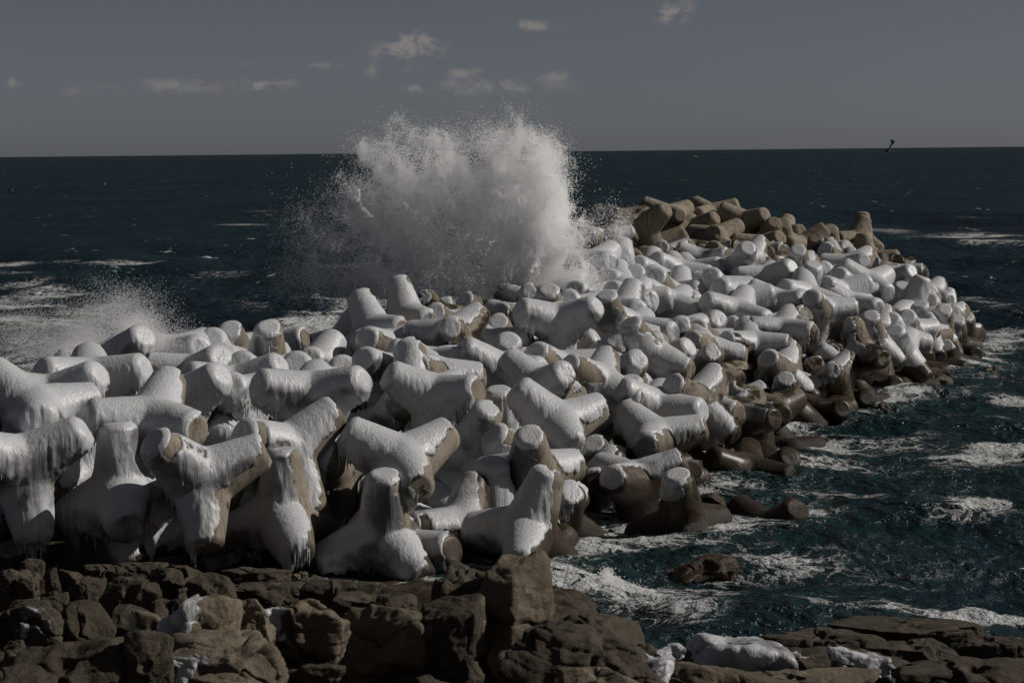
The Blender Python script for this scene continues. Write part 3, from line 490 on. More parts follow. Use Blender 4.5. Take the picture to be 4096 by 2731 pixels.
('G95',(10.239,79.288,0.808),(0.1956,-0.4351,0.3501,-0.8061),0.1,'sparsely iced tetrapod left of the dark-footed tetrapod, down and left of the brown slope tetrapod','tetrapods of the breakwater'),
('G100',(20.717,109.028,3.860),(-0.3801,0.4224,-0.0972,0.8171),0.9,'fully iced tetrapod right of the long far iced tetrapod','tetrapods of the breakwater'),
('G101',(21.037,104.895,2.827),(0.1992,0.6004,-0.6946,0.3426),0.95,'iced tetrapod with a leg leaning right, near the far right end','tetrapods of the breakwater'),
('G102',(20.844,107.250,2.463),(0.6525,0.2154,-0.2666,-0.6758),1,'fully iced tetrapod up and left of the leaning far right tetrapod','tetrapods of the breakwater'),
('G103',(21.563,103.383,1.538),(-0.2498,0.6677,-0.5321,0.4567),0.85,'iced tetrapod with an upright leg and a brown foot, far right','tetrapods of the breakwater'),
('G104',(20.123,101.006,1.859),(-0.0292,-0.3757,0.1957,-0.9054),0.9,'fully iced tetrapod up and left of the upright far right tetrapod','tetrapods of the breakwater'),
('G105',(22.902,106.305,1.520),(0.2500,-0.1900,-0.0095,-0.9494),0.8,'mostly iced tetrapod up and right of the upright far right tetrapod','tetrapods of the breakwater'),
('G106',(24.739,117.727,2.408),(0.5150,-0.6217,0.5610,0.1833),0.9,'fully iced tetrapod right of the leaning far right tetrapod','tetrapods of the breakwater'),
('G107',(23.848,112.629,1.723),(0.3680,-0.0861,-0.9066,-0.1877),0.95,'fully iced tetrapod right of the leaning far right tetrapod, above the upright far right tetrapod','tetrapods of the breakwater'),
('G108',(24.352,109.154,0.440),(0.2282,-0.6406,0.6726,-0.2918),0.65,'outermost upright tetrapod at the right end, brown flank and white cap','tetrapods of the breakwater'),
('G109',(25.629,112.874,0.503),(-0.3663,0.6692,-0.5991,0.2432),0.8,'mostly iced tetrapod up and right of the outermost right tetrapod','tetrapods of the breakwater'),
('G110',(19.249,99.759,1.765),(-0.6167,-0.6678,0.4104,0.0726),1,'fully iced tetrapod left of the upright far right tetrapod','tetrapods of the breakwater'),
('G112',(20.264,102.184,0.976),(0.1991,0.5157,-0.7326,-0.3972),0.3,'sparsely iced tetrapod below the upright far right tetrapod','tetrapods of the breakwater'),
('G113',(22.926,104.274,0.019),(0.4209,0.2078,-0.1214,-0.8746),0.6,'half iced tetrapod down and left of the outermost right tetrapod','tetrapods of the breakwater'),
('G114',(24.160,107.186,0.030),(-0.4434,-0.8796,0.1674,-0.0414),0,'bare concrete tetrapod down and right of the outermost right tetrapod','tetrapods of the breakwater'),
('G115',(23.620,115.037,2.262),(0.4828,0.8058,-0.2252,0.2586),0.8,'mostly iced tetrapod right of the leaning far right tetrapod','tetrapods of the breakwater'),
('G116',(24.180,110.591,1.667),(0.8278,-0.4162,-0.2419,-0.2883),0.6,'half iced tetrapod above the outermost right tetrapod','tetrapods of the breakwater'),
('S1',(5.710,102.077,5.852),(-0.4528,0.4806,0.7172,0.2226),0.2,'sparsely iced tetrapod left of the far mound left tetrapod, left of the far round-ended tetrapod','tetrapods of the breakwater'),
('S2',(4.812,104.041,6.450),(-0.3484,-0.4259,0.1855,0.8141),0.6,'half iced tetrapod left of the far mound left tetrapod','tetrapods of the breakwater'),
('S3',(5.180,96.555,5.650),(-0.2776,-0.7244,0.3046,-0.5526),1,'fully iced tetrapod down and left of the far mound left tetrapod','tetrapods of the breakwater'),
('S4',(6.894,98.008,5.080),(-0.5225,-0.6623,0.4439,0.3021),1,'fully iced tetrapod below the far mound left tetrapod','tetrapods of the breakwater'),
('S5',(3.905,93.785,5.863),(-0.3331,0.3636,-0.2553,0.8316),1,'fully iced tetrapod up and left of the splash foot tetrapod','tetrapods of the breakwater'),
('S6',(5.936,99.572,5.533),(0.0106,-0.5250,0.2950,-0.7983),0.1,'sparsely iced tetrapod below the far mound left tetrapod','tetrapods of the breakwater'),
('S7',(5.865,108.257,7.457),(0.0011,-0.3398,0.3323,-0.8798),0.1,'sparsely iced tetrapod left of the far mound left tetrapod','tetrapods of the breakwater'),
('C28',(2.499,85.111,4.339),(0.3480,0.0789,-0.9073,-0.2226),1,'fully iced tetrapod up and left of the ice curtain tetrapod','tetrapods of the breakwater'),
('C29',(3.205,90.057,4.348),(0.0481,-0.2882,0.2099,-0.9330),1,'fully iced tetrapod left of the splash foot tetrapod, right of the dark crest tetrapod','tetrapods of the breakwater'),
('C30',(0.833,88.608,4.469),(-0.4910,-0.7973,0.3262,-0.1295),0.2,'sparsely iced tetrapod up and left of the shallow V crest tetrapod','tetrapods of the breakwater'),
('U6',(-13.613,52.616,2.076),(-0.0631,0.6453,0.4029,0.6460),0.9,'fully iced tetrapod down and left of the far left front tetrapod','tetrapods of the breakwater'),
('U7',(-12.170,55.113,2.384),(0.6256,-0.1739,-0.4434,-0.6178),0.8,'mostly iced tetrapod right of the far left front tetrapod','tetrapods of the breakwater'),
('U13',(-10.682,53.261,1.784),(-0.6122,-0.6197,0.1799,-0.4570),0.8,'mostly iced tetrapod below the front straight-leg tetrapod','tetrapods of the breakwater'),
('U26',(-8.565,53.523,1.405),(0.2574,0.7089,0.1376,0.6421),0.9,'fully iced tetrapod below the front V-shaped tetrapod','tetrapods of the breakwater'),
('U27',(-7.510,54.650,1.284),(-0.0033,-0.8139,0.2608,-0.5192),0.8,'mostly iced tetrapod left of the brown-footed front tetrapod','tetrapods of the breakwater'),
('U28',(-8.040,57.869,2.044),(-0.4892,0.5729,-0.6505,-0.0961),0.9,'fully iced tetrapod above the front V-shaped tetrapod','tetrapods of the breakwater'),
('U29',(-7.803,60.220,2.072),(-0.8103,-0.2540,-0.1713,0.4995),0.9,'fully iced tetrapod below the dripping left tetrapod','tetrapods of the breakwater'),
('U40',(-5.999,57.918,1.762),(0.4119,-0.2690,0.7974,0.3493),0.8,'mostly iced tetrapod down and left of the brown striped tetrapod','tetrapods of the breakwater'),
('U54',(-3.893,56.270,0.713),(0.1703,0.5118,0.0326,0.8414),0.8,'mostly iced tetrapod up and left of the broad front tetrapod','tetrapods of the breakwater'),
('U55',(-4.001,57.744,0.774),(0.1692,-0.6674,0.7151,-0.1207),0.9,'fully iced tetrapod left of the front round-ended tetrapod','tetrapods of the breakwater'),
('U59',(-5.302,65.560,1.856),(-0.5899,0.3279,-0.6159,-0.4064),0.9,'fully iced tetrapod down and left of the round-ended centre tetrapod','tetrapods of the breakwater'),
('U60',(-3.845,69.556,1.806),(0.1822,-0.4059,0.5970,-0.6676),0.8,'mostly iced tetrapod down and left of the round-ended centre tetrapod','tetrapods of the breakwater'),
('U69',(-2.943,53.777,0.265),(0.5863,0.1565,-0.2108,0.7663),0.8,'mostly iced tetrapod down and left of the front round-ended tetrapod','tetrapods of the breakwater'),
('U71',(-1.514,60.560,-0.081),(-0.4424,0.0200,-0.2151,-0.8704),0.8,'mostly iced tetrapod up and left of the front round-ended tetrapod','tetrapods of the breakwater'),
('U72',(-2.455,62.221,0.814),(-0.7766,-0.1574,0.5794,0.1909),0.9,'fully iced tetrapod left of the upright stub tetrapod','tetrapods of the breakwater'),
('U73',(-2.277,64.428,1.213),(0.1697,0.0339,-0.2421,-0.9547),0.9,'fully iced tetrapod above the brown striped tetrapod','tetrapods of the breakwater'),
('U85',(0.676,56.448,-0.845),(-0.4520,0.4904,-0.4082,-0.6234),0.8,'mostly iced tetrapod right of the surf edge tetrapod, right of the front round-ended tetrapod','tetrapods of the breakwater'),
('U87',(1.162,61.915,-0.201),(-0.6322,-0.7640,0.0718,-0.1069),0.9,'fully iced tetrapod up and right of the surf edge tetrapod','tetrapods of the breakwater'),
('U102',(3.329,68.746,0.126),(-0.6246,-0.4437,0.0740,0.6384),0.8,'mostly iced tetrapod down and left of the banded waterside tetrapod','tetrapods of the breakwater'),
('U103',(2.449,71.331,0.996),(0.2483,0.0110,0.0632,0.9666),0.9,'fully iced tetrapod left of the banded waterside tetrapod','tetrapods of the breakwater'),
('U104',(2.725,73.576,0.976),(0.1331,0.1634,0.8692,0.4473),0.9,'fully iced tetrapod left of the banded waterside tetrapod, right of the upright stub tetrapod','tetrapods of the breakwater'),
('U114',(2.588,95.437,3.630),(-0.0592,0.5502,-0.2814,0.7840),0.8,'mostly iced tetrapod above the shallow V crest tetrapod, left of the splash foot tetrapod','tetrapods of the breakwater'),
('U115',(2.875,97.075,3.663),(-0.3620,0.2612,-0.5731,-0.6872),0.9,'fully iced tetrapod above the shallow V crest tetrapod, left of the splash foot tetrapod','tetrapods of the breakwater'),
('U116',(3.711,99.724,3.836),(-0.0428,0.5246,0.4071,-0.7465),0.9,'fully iced tetrapod above the shallow V crest tetrapod, right of the dark crest tetrapod','tetrapods of the breakwater'),
('U117',(2.653,102.807,4.413),(-0.5495,0.4172,0.7159,-0.1073),0.8,'mostly iced tetrapod above the shallow V crest tetrapod','tetrapods of the breakwater'),
('U118',(3.062,104.011,4.550),(0.1314,-0.0720,0.0863,0.9849),0.9,'fully iced tetrapod above the shallow V crest tetrapod','tetrapods of the breakwater'),
('U119',(3.329,106.051,4.948),(-0.4848,-0.7387,0.4509,0.1261),0.9,'fully iced tetrapod left of the far mound left tetrapod','tetrapods of the breakwater'),
('U120',(5.549,66.139,-0.861),(-0.3447,0.3582,-0.1968,-0.8451),0.1,'sparsely iced tetrapod down and left of the low waterline tetrapod','tetrapods of the breakwater'),
('U121',(5.187,70.211,0.070),(-0.0011,0.9381,-0.1249,-0.3230),0.5,'half iced tetrapod left of the low waterline tetrapod, above the lone standing tetrapod','tetrapods of the breakwater'),
('U137',(4.064,108.236,5.290),(-0.5495,0.0528,0.4412,-0.7075),0.8,'mostly iced tetrapod above the shallow V crest tetrapod, left of the far mound left tetrapod','tetrapods of the breakwater'),
('U139',(5.859,67.376,-0.575),(-0.5868,-0.2071,0.1358,0.7709),0.5,'half iced tetrapod left of the low waterline tetrapod','tetrapods of the breakwater'),
('U141',(6.818,76.054,0.169),(0.2643,-0.4225,-0.7300,-0.4676),0.1,'sparsely iced tetrapod up and left of the low waterline tetrapod','tetrapods of the breakwater'),
('U159',(9.440,76.266,-0.677),(0.3791,0.3979,0.8036,0.2283),0.5,'half iced tetrapod up and right of the low waterline tetrapod','tetrapods of the breakwater'),
('U177',(10.680,77.673,-0.782),(0.4049,-0.5331,0.7412,-0.0507),0.5,'half iced tetrapod below the dark-footed tetrapod','tetrapods of the breakwater'),
('U178',(10.916,79.125,-0.827),(-0.5097,0.1139,-0.7376,-0.4281),0.1,'sparsely iced tetrapod below the dark-footed tetrapod','tetrapods of the breakwater'),
('U181',(10.004,86.446,0.530),(-0.7643,0.5788,-0.2458,0.1431),0.1,'sparsely iced tetrapod up and right of the crumbling ice tetrapod, left of the dark-footed tetrapod','tetrapods of the breakwater'),
('U197',(13.062,87.394,-0.125),(0.8680,0.0520,-0.4927,0.0334),0.1,'sparsely iced tetrapod down and right of the brown slope tetrapod','tetrapods of the breakwater'),
('U235',(19.078,97.050,-0.327),(0.2007,-0.3974,-0.8480,0.2876),0.5,'half iced tetrapod below the upright far right tetrapod','tetrapods of the breakwater'),
('U236',(20.020,99.033,0.071),(0.3899,-0.2958,0.8694,0.0684),0.5,'half iced tetrapod below the upright far right tetrapod, below the leaning far right tetrapod','tetrapods of the breakwater'),
('U245',(21.966,103.266,-0.110),(0.1225,-0.5977,-0.4377,0.6604),0.25,'sparsely iced tetrapod below the outermost right tetrapod','tetrapods of the breakwater'),
('U259',(26.016,118.985,1.209),(0.7956,0.3021,0.1839,0.4919),0.9,'fully iced tetrapod right of the leaning far right tetrapod, above the outermost right tetrapod','tetrapods of the breakwater')]

TP = np.array([t[1] for t in TETS]); TZ = TP[:, 2]

# foam fields: photo pixel of the patch (2352 px wide photo), half extents, density
FOAM = [(1450,1390,200,45,.95),(1330,1370,90,35,.9),(1560,1420,140,35,.9),(1420,1340,140,25,.55),(1640,1330,200,50,.42),(1700,1230,220,60,.42),(1900,1290,260,70,.34),
        (1830,1400,200,40,.45),(2060,1400,250,40,.36),(2290,1440,130,22,.6),(1560,1150,120,40,.45),(1900,1130,130,45,.35),(2230,1058,150,16,.7),(2310,1035,80,12,.75),(2240,1168,80,18,.66),(2180,1180,120,26,.45),
        (2150,960,160,36,.24),(2330,925,50,14,.75),(2300,975,60,8,.55),(2060,1010,150,36,.24),(2230,860,130,36,.28),(2300,770,90,22,.6),(2270,700,90,30,.4),(2290,790,60,10,.6),
        (2200,540,180,8,.5),(2290,560,120,10,.5),(2050,530,70,8,.5),(1990,528,60,5,.5),(2250,505,120,5,.4),
        (60,690,130,24,.62),(140,730,170,40,.55),(60,625,70,8,.58),(20,605,60,5,.6),(300,605,170,4,.46),(480,626,110,4,.45),(50,655,80,6,.58),(100,600,120,3,.42),(100,790,150,40,.6),(250,650,120,20,.25),
        (555,515,80,4,.55),(600,485,60,3,.42),(200,497,60,3,.36),(330,540,70,3,.3),(710,745,110,25,.8),(760,770,60,18,.9),(640,690,140,30,.3),(60,840,60,20,.7),(480,770,60,10,.5),
        (900,700,160,25,.7),(1150,690,160,25,.8),(780,600,120,20,.4),(1450,500,60,10,.5)]
def build_sea():
    na, nr = 860, 1000
    ang = np.tan(np.linspace(math.radians(-27), math.radians(27), na))
    inv = np.linspace(1 / 24.0, 1 / 2600.0, nr - 26); yd = 1 / inv
    yd = np.concatenate([yd, np.geomspace(3000, 45000, 26)])
    Y, A = np.meshgrid(yd, ang, indexing='ij'); X = Y * A
    dY = np.gradient(yd)[:, None] * np.ones_like(X)
    rng = np.random.default_rng(3); Z = np.zeros_like(X); DX = np.zeros_like(X); DYY = np.zeros_like(X)
    for k in range(54):
        lam = 0.55 * (34 / .55) ** rng.random() if k > 8 else rng.uniform(8, 30)
        th = math.radians(205) + rng.normal(0, .55); amp = lam * .0092 * rng.uniform(.5, 1.3) * (1 if lam < 12 else .6)
        kx, ky = math.cos(th) * 2 * math.pi / lam, math.sin(th) * 2 * math.pi / lam
        ph = kx * X + ky * Y + rng.uniform(0, 6.28)
        fade = sstep(lam / np.maximum(dY, Y * .0012), 2.2, 5.0)
        # gentle gusty grouping of each wave train
        grp = .6 + .4 * np.sin(X * rng.normal(0, .5) / lam * 1.4 + Y * rng.normal(0, .5) / lam * 1.4 + rng.uniform(0, 6))
        Z += amp * fade * grp * np.cos(ph); q = .9
        DX -= q * amp * fade * grp * math.cos(th) * np.sin(ph); DYY -= q * amp * fade * grp * math.sin(th) * np.sin(ph)
    P = np.stack([X, Y, np.zeros_like(X)], -1).reshape(-1, 3)
    foam = np.zeros(len(P), np.float32)
    for (cx, cy, rx, ry, d) in FOAM:
        c = on_sea(cx * 1.7415, cy * 1.7415); e1 = on_sea((cx + rx) * 1.7415, cy * 1.7415); e2 = on_sea(cx * 1.7415, (cy - ry) * 1.7415); e3 = on_sea(cx * 1.7415, (cy + ry) * 1.7415)
        wx = abs(e1[0] - c[0]); wy = abs(e2[1] - e3[1]) / 2
        q = ((P[:, 0] - c[0]) / wx) ** 2 + ((P[:, 1] - c[1]) / wy) ** 2
        foam = np.maximum(foam, d * np.exp(-.8 * q))
    near = P[:, 1] < 260
    n = np.zeros(len(P), np.float32); n[near] = fbm(P[near] * .22 + 5, 3, 4)
    # water is churned along the armour units and the shore
    dmin = np.full(len(P), 99.0, np.float32); ix = np.where((P[:, 1] < 135) & (np.abs(P[:, 0]) < 45))[0]
    for c in TP[TZ < 2.6]:
        dmin[ix] = np.minimum(dmin[ix], np.hypot(P[ix, 0] - c[0], P[ix, 1] - c[1]))
    foam = np.maximum(foam, .48 * np.exp(-np.maximum(dmin - 1.6, 0) / 1.8))
    stv = np.zeros(len(P), np.float32); stv[near] = fbm(P[near] * np.array([.16, .55, 1]) + P[near][:, [1, 0, 2]] * np.array([.05, .1, 0]), 4, 14)
    foam *= .68 + .5 * sstep(stv, -.25, .30)
    foam = np.clip(foam * (1 + .55 * n) + .03 * (P[:, 1] < 200) + (P[:, 0] > 1) * (P[:, 1] < 105) * .11 * sstep(stv + .5 * n, -.3, .5), 0, 1)
    shal = np.clip(np.exp(-np.maximum(dmin - 1, 0) / 5) + .6 * foam, 0, 1) * (P[:, 1] < 130)
    lump = np.zeros(len(P), np.float32); fm = near & (foam > .2)
    lump[fm] = (fbm(P[fm] * 2.1, 4, 9) * .16 + np.abs(fbm(P[fm] * .9, 3, 21)) * .2) * sstep(foam[fm], .35, .9) * np.clip(60 / P[fm, 1], .3, 1.3)
    V = np.stack([X + DX, Y + DYY, Z], -1).reshape(-1, 3); V[:, 2] += lump
    i = np.arange(nr - 1)[:, None] * na + np.arange(na - 1)[None]
    q = np.stack([i, i + 1, i + na + 1, i + na], -1).reshape(-1, 4)
    me = mesh_np('sea', V, [q], True, dict(foam=foam, shallow=shal))
    tag(link('sea', me, M_SEA), 'dark teal winter sea with streaks and lace of white foam', 'sea', kind='structure')
build_sea()

# ---------------------------------------------------------------- ground of the shore and core of the breakwater
def ground_z(x, y):
    k = sstep(x, .8, 2.8)
    return (1 - k) * np.clip(.164 * (54.2 - y), .1, 6) + k * np.clip(.150 * (47.6 - y), -1.6, 6)
def on_ground(px, py):
    r = ray(px, py)
    for D in np.arange(20, 60, .1):
        p = CAM + r * D
        if p[2] <= ground_z(p[0], p[1]): break
    return p
def build_shore():
    nx, ny = 380, 330; x = np.linspace(-24, 24, nx); y = np.linspace(15, 57, ny)
    X, Y = np.meshgrid(x, y, indexing='xy'); P = np.stack([X, Y, 0 * X], -1).reshape(-1, 3)
    Z = ground_z(P[:, 0], P[:, 1]) - .30 - .6 * sstep(46 - P[:, 1], 0, 6)
    Z += .42 * fbm(P * .45, 4, 31) + .30 * (1 - np.abs(fbm(P * .8 + 3, 4, 37)) * 2) - .16 + .05 * fbm(P * 4, 3, 33)
    P[:, 2] = Z
    i = np.arange(ny - 1)[:, None] * nx + np.arange(nx - 1)[None]
    q = np.stack([i, i + 1, i + nx + 1, i + nx], -1).reshape(-1, 4)
    tag(link('shore_ground', mesh_np('shore_ground', P, [q]), M_ROCKW), 'dark rocky shore platform under the boulders', 'ground', kind='structure')  # dark colour carries the deep shade between boulders and tetrapods
build_shore()
def build_core():
    x = np.arange(-26, 34, .8); y = np.arange(50, 130, .8); X, Y = np.meshgrid(x, y); sx = X.shape
    W = np.zeros(sx); Zs = np.zeros(sx)
    for c in TP:
        g = np.exp(-((X - c[0]) ** 2 + (Y - c[1]) ** 2) / (2 * 1.7 ** 2)); W += g; Zs += g * c[2]
    Z = Zs / np.maximum(W, 1e-6) - 2.3; Z = np.where(W > .5, Z, -3.0 + (Z + 3) * (W / .5) ** 2); Z = np.maximum(Z, -3)
    P = np.stack([X, Y, Z], -1).reshape(-1, 3); P[:, 2] += .5 * fbm(P * .7, 3, 51)
    ny, nx = sx; i = np.arange(ny - 1)[:, None] * nx + np.arange(nx - 1)[None]
    q = np.stack([i, i + 1, i + nx + 1, i + nx], -1).reshape(-1, 4)
    tag(link('breakwater_ground', mesh_np('breakwater_ground', P, [q]), M_ROCKW), 'dark wet rubble core under the tetrapods', 'ground', kind='structure')
build_core()

# ---------------------------------------------------------------- tetrapods
TET = np.array([[1, 1, 1], [1, -1, -1], [-1, 1, -1], [-1, -1, 1]]) / math.sqrt(3)
LEN, RC, TB, RB, TAPER = 1.85, .34, 1.745, .455, .20      # end, cap radius, chamfer start, radius there, taper
def leg_exit(th):
    """distance from the centre to the surface of one leg, at angle th from its axis"""
    tc = np.arctan(RC / LEN); tb = np.arctan(RB / TB)
    r1 = LEN / np.cos(np.minimum(th, tc))
    # chamfer line
    dx, dr = TB - LEN, RB - RC; a = np.clip(th, tc, tb)
    s = (LEN * np.tan(a) - RC) / (dr - dx * np.tan(a)); r2 = (LEN + s * dx) / np.cos(a)
    a = np.clip(th, tb, math.radians(84)); tt = (RB + TB * TAPER) / (np.tan(a) + TAPER); r3 = tt / np.cos(a)
    return np.where(th < tc, r1, np.where(th < tb, r2, r3))
def radial(d, k):
    th = np.arccos(np.clip(d @ TET.T, -1, 1)); e = leg_exit(th) * (th < math.radians(84)) + (th >= math.radians(84)) * .4
    mx = e.max(1, keepdims=True)
    return (mx[:, 0] + np.log(np.exp(k * (e - mx)).sum(1)) / k)
def template(n, ms, k):
    """unit mesh of a tetrapod: n meridians a leg, ms rings along the side"""
    Vs, Q, T3, off = [], [], [], 0
    tb = math.atan(RB / TB); tc = math.atan(RC / LEN)
    for a in range(4):
        z = TET[a]; o = TET[(a + 1) % 4]; x = o - z * (o @ z); x /= np.linalg.norm(x); y = np.cross(z, x)
        ph = np.arange(n) * 2 * math.pi / n
        dl = (ph + math.pi / 3) % (2 * math.pi / 3) - math.pi / 3
        thm = np.arctan2(math.sqrt(2), np.cos(dl))
        tend = (RB + TB * TAPER) / (np.tan(thm) + TAPER)
        rings = [np.full(n, math.atan(r / LEN)) for r in np.linspace(RC / 5, RC * .995, 5)]
        rings += [np.full(n, v) for v in np.linspace(tc, tb, 4)[1:-1]] + [np.full(n, tb)]
        for f in np.linspace(0, 1, ms + 1)[1:]:
            tt = TB + (tend - TB) * f
            rings.append(np.arctan((RB + (TB - tt) * TAPER) / tt))
        th = np.array(rings); R = len(th)
        d = (np.cos(th)[..., None] * z + np.sin(th)[..., None] * (np.cos(ph)[None, :, None] * x + np.sin(ph)[None, :, None] * y)).reshape(-1, 3)
        Vs += [z[None], d]
        i = np.arange(R - 1)[:, None] * n + np.arange(n)[None]; j = np.arange(R - 1)[:, None] * n + (np.arange(n)[None] + 1) % n
        Q.append(np.stack([i, i + n, j + n, j], -1).reshape(-1, 4) + off + 1)
        c = np.arange(n); T3.append(np.stack([np.zeros(n, int), c + 1, (c + 1) % n + 1], -1) + off)
        off += 1 + R * n
    D = np.concatenate(Vs); Q = np.concatenate(Q); T3 = np.concatenate(T3)
    key = np.round(D * 2e4).astype(np.int64)
    _, first, inv = np.unique(key, axis=0, return_index=True, return_inverse=True); inv = inv.ravel()
    D = D[first]; Q = inv[Q]; T3 = inv[T3]
    V = D * radial(D, k)[:, None]
    N = vnormals(V, Q, T3)
    if (N * V).sum() < 0: Q = Q[:, ::-1]; T3 = T3[:, ::-1]; N = -N
    leg = (D @ TET.T).argmax(1); tpos = (V * TET[leg]).sum(1)
    return V, N, Q, T3, tpos
TPL_CON = template(60, 16, 45)
TPL = {0: template(78, 32, 26), 1: template(54, 22, 26), 2: template(36, 16, 26)}
ME_CON = mesh_np('tetrapod', TPL_CON[0], [TPL_CON[2], TPL_CON[3]]); ME_CON.materials.append(M_CON)

def quat_m(q):
    return np.array(Quaternion(q).to_matrix())
def compact(V, Q, T3, keepv):
    kq = keepv[Q].any(1); kt = keepv[T3].any(1); Q = Q[kq]; T3 = T3[kt]
    used = np.zeros(len(V), bool); used[Q.ravel()] = True; used[T3.ravel()] = True
    mp = np.cumsum(used) - 1
    return used, mp[Q], mp[T3]
def cones(P, length, rad, seed, sides=5):
    """a fringe of hanging icicles below the points P"""
    rng = np.random.default_rng(seed); n = len(P); lv = [(-.25, 1.0), (.12, .8), (.5, .48), (.85, .2)]
    a = np.arange(sides) * 2 * math.pi / sides; V = np.zeros((n, len(lv) * sides + 1, 3), np.float32)
    lean = rng.normal(0, .03, (n, 2)); rr = rad[:, None] * rng.uniform(.8, 1.25, (n, sides))
    for k, (f, r) in enumerate(lv):
        zz = f * length if f > 0 else f * np.minimum(length, .3)
        V[:, k * sides:(k + 1) * sides, 0] = P[:, 0:1] + rr * r * np.cos(a) + (lean[:, 0] * zz)[:, None]
        V[:, k * sides:(k + 1) * sides, 1] = P[:, 1:2] + rr * r * np.sin(a) + (lean[:, 1] * zz)[:, None]
        V[:, k * sides:(k + 1) * sides, 2] = (P[:, 2] - zz)[:, None]
    V[:, -1, 0] = P[:, 0] + lean[:, 0] * length; V[:, -1, 1] = P[:, 1] + lean[:, 1] * length; V[:, -1, 2] = P[:, 2] - length
    q = []; nb = len(lv) * sides + 1
    for k in range(len(lv) - 1):
        for s in range(sides): q.append((k * sides + s, (k + 1) * sides + s, (k + 1) * sides + (s + 1) % sides, k * sides + (s + 1) % sides))
    tr = [((len(lv) - 1) * sides + s, nb - 1, (len(lv) - 1) * sides + (s + 1) % sides) for s in range(sides)]
    o = (np.arange(n) * nb)[:, None, None]
    return V.reshape(-1, 3), (np.array(q)[None] + o).reshape(-1, 4), (np.array(tr)[None] + o).reshape(-1, 3)

WIND = np.array([-.76, -.46, .46]); WIND /= np.linalg.norm(WIND)     # the side the spray freezes on
def ice_on(root, pos, R, ice, seed, lod):
    V0, N0, Q, T3, tp = TPL[lod]
    Wv = V0 @ R.T + pos; n = N0 @ R.T
    sd = seed * 7.13
    lo = fbm(Wv * .75 + sd, 3, 5); hi = fbm(Wv * 3.1 + sd, 3, 15)
    thr = np.interp(ice, [0, .05, .1, .25, .5, .8, .9, 1.0], [2.5, 1.3, .8, .30, .10, -.14, -.36, -.78])
    e = n @ WIND - thr + .34 * lo + .10 * hi
    # ring of bare concrete behind the chamfer on the lee side of half-bare units
    if ice < .95: e -= .28 * sstep(tp, 1.35, 1.55) * sstep(n[:, 0], -.1, .5)
    # the sea keeps the lowest part free of ice
    shel = float(sstep(np.array([3.0 - pos[0] - .12 * max(0, pos[1] - 60)]), 0, 3)[0])      # sheltered behind the shore rocks
    e -= 2.4 * sstep(-Wv[:, 2] + .35 * lo, -1.25 + .75 * shel, -.45 + .5 * shel)
    e += -.35 * np.maximum(0, -n[:, 2] - .75) * 2
    e += .07 * vnoise(Wv * 11 + sd, 33)
    cov = sstep(e, 0.0, .05)
    th = .030 + .028 * np.clip(lo + .4, 0, 1.5) + .034 * np.maximum(n[:, 2], 0) + .010 * hi
    th *= np.clip(.55 + .55 * ice, .5, 1.05)
    side = sstep(n[:, 2], .75, .15)                                   # everything that is not a top
    flute = 1 - np.abs(vnoise(Wv * np.array([7.5, 7.5, .6]) + sd, 23)) * 2
    fl2 = vnoise(Wv * np.array([12, 12, 1.3]) + sd, 24)
    th = th + side * (.019 * flute + .011 * fl2)
    disp = np.where(cov > 0, -.02 + cov * (th + .02), -.03)
    P = Wv + n * disp[:, None]
    # drips pull the lower lips of the crust down
    under = sstep(-n[:, 2], .10, .62) * cov
    rg = np.clip(1 - np.abs(vnoise(Wv * np.array([6.5, 6.5, .3]) + sd, 29)) * 2.2, 0, 1) ** 2
    bulk = np.clip(vnoise(Wv * .9 + sd, 41) + .55, 0, 1.2)
    P[:, 2] -= under * bulk * (.03 + .22 * rg)
    thick = cov * np.clip(.30 + .55 * sstep(n @ np.array([-.25, -.15, .95]), -.1, .75) + .55 * lo + (ice - .7) * .5 + .25 * bulk * sstep(-n[:, 2], 0, .5), 0, 1)  # glaze thickness plus painted shading: tops whiter, sides and undersides greyer
    used, q, t3 = compact(P, Q, T3, e > -.02)
    if used.sum() < 20: return
    L = (P - pos) @ R                                                  # back into the unit's own space
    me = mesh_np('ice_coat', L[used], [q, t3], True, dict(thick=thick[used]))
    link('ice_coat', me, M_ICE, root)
    # hanging icicles
    rng = np.random.default_rng(seed + 99)
    cand = np.where((n[:, 2] < -.30) & (n[:, 2] > -.97) & (cov > .6) & (Wv[:, 2] > .9))[0]
    if len(cand) == 0 or lod > 1 and ice < .3: return
    wgt = np.clip(bulk[cand], 0, 1) ** 2 * (.3 + sstep(tp[cand], 1.2, 1.7)) + 1e-4
    k = min(len(cand), [60, 40, 20][lod])
    pick = rng.choice(cand, k, replace=False, p=wgt / wgt.sum())
    ln = (.06 + .38 * rng.random(k) ** 2.2) * (.5 + .8 * bulk[pick]); rd = .014 + .03 * ln + rng.random(k) * .012
    Vc, qc, tc3 = cones(P[pick] - n[pick] * .02, ln, rd, seed)
    link('icicle_fringe', mesh_np('icicle_fringe', (Vc - pos) @ R, [qc, tc3]), M_ICL, root)['kind'] = 'stuff'

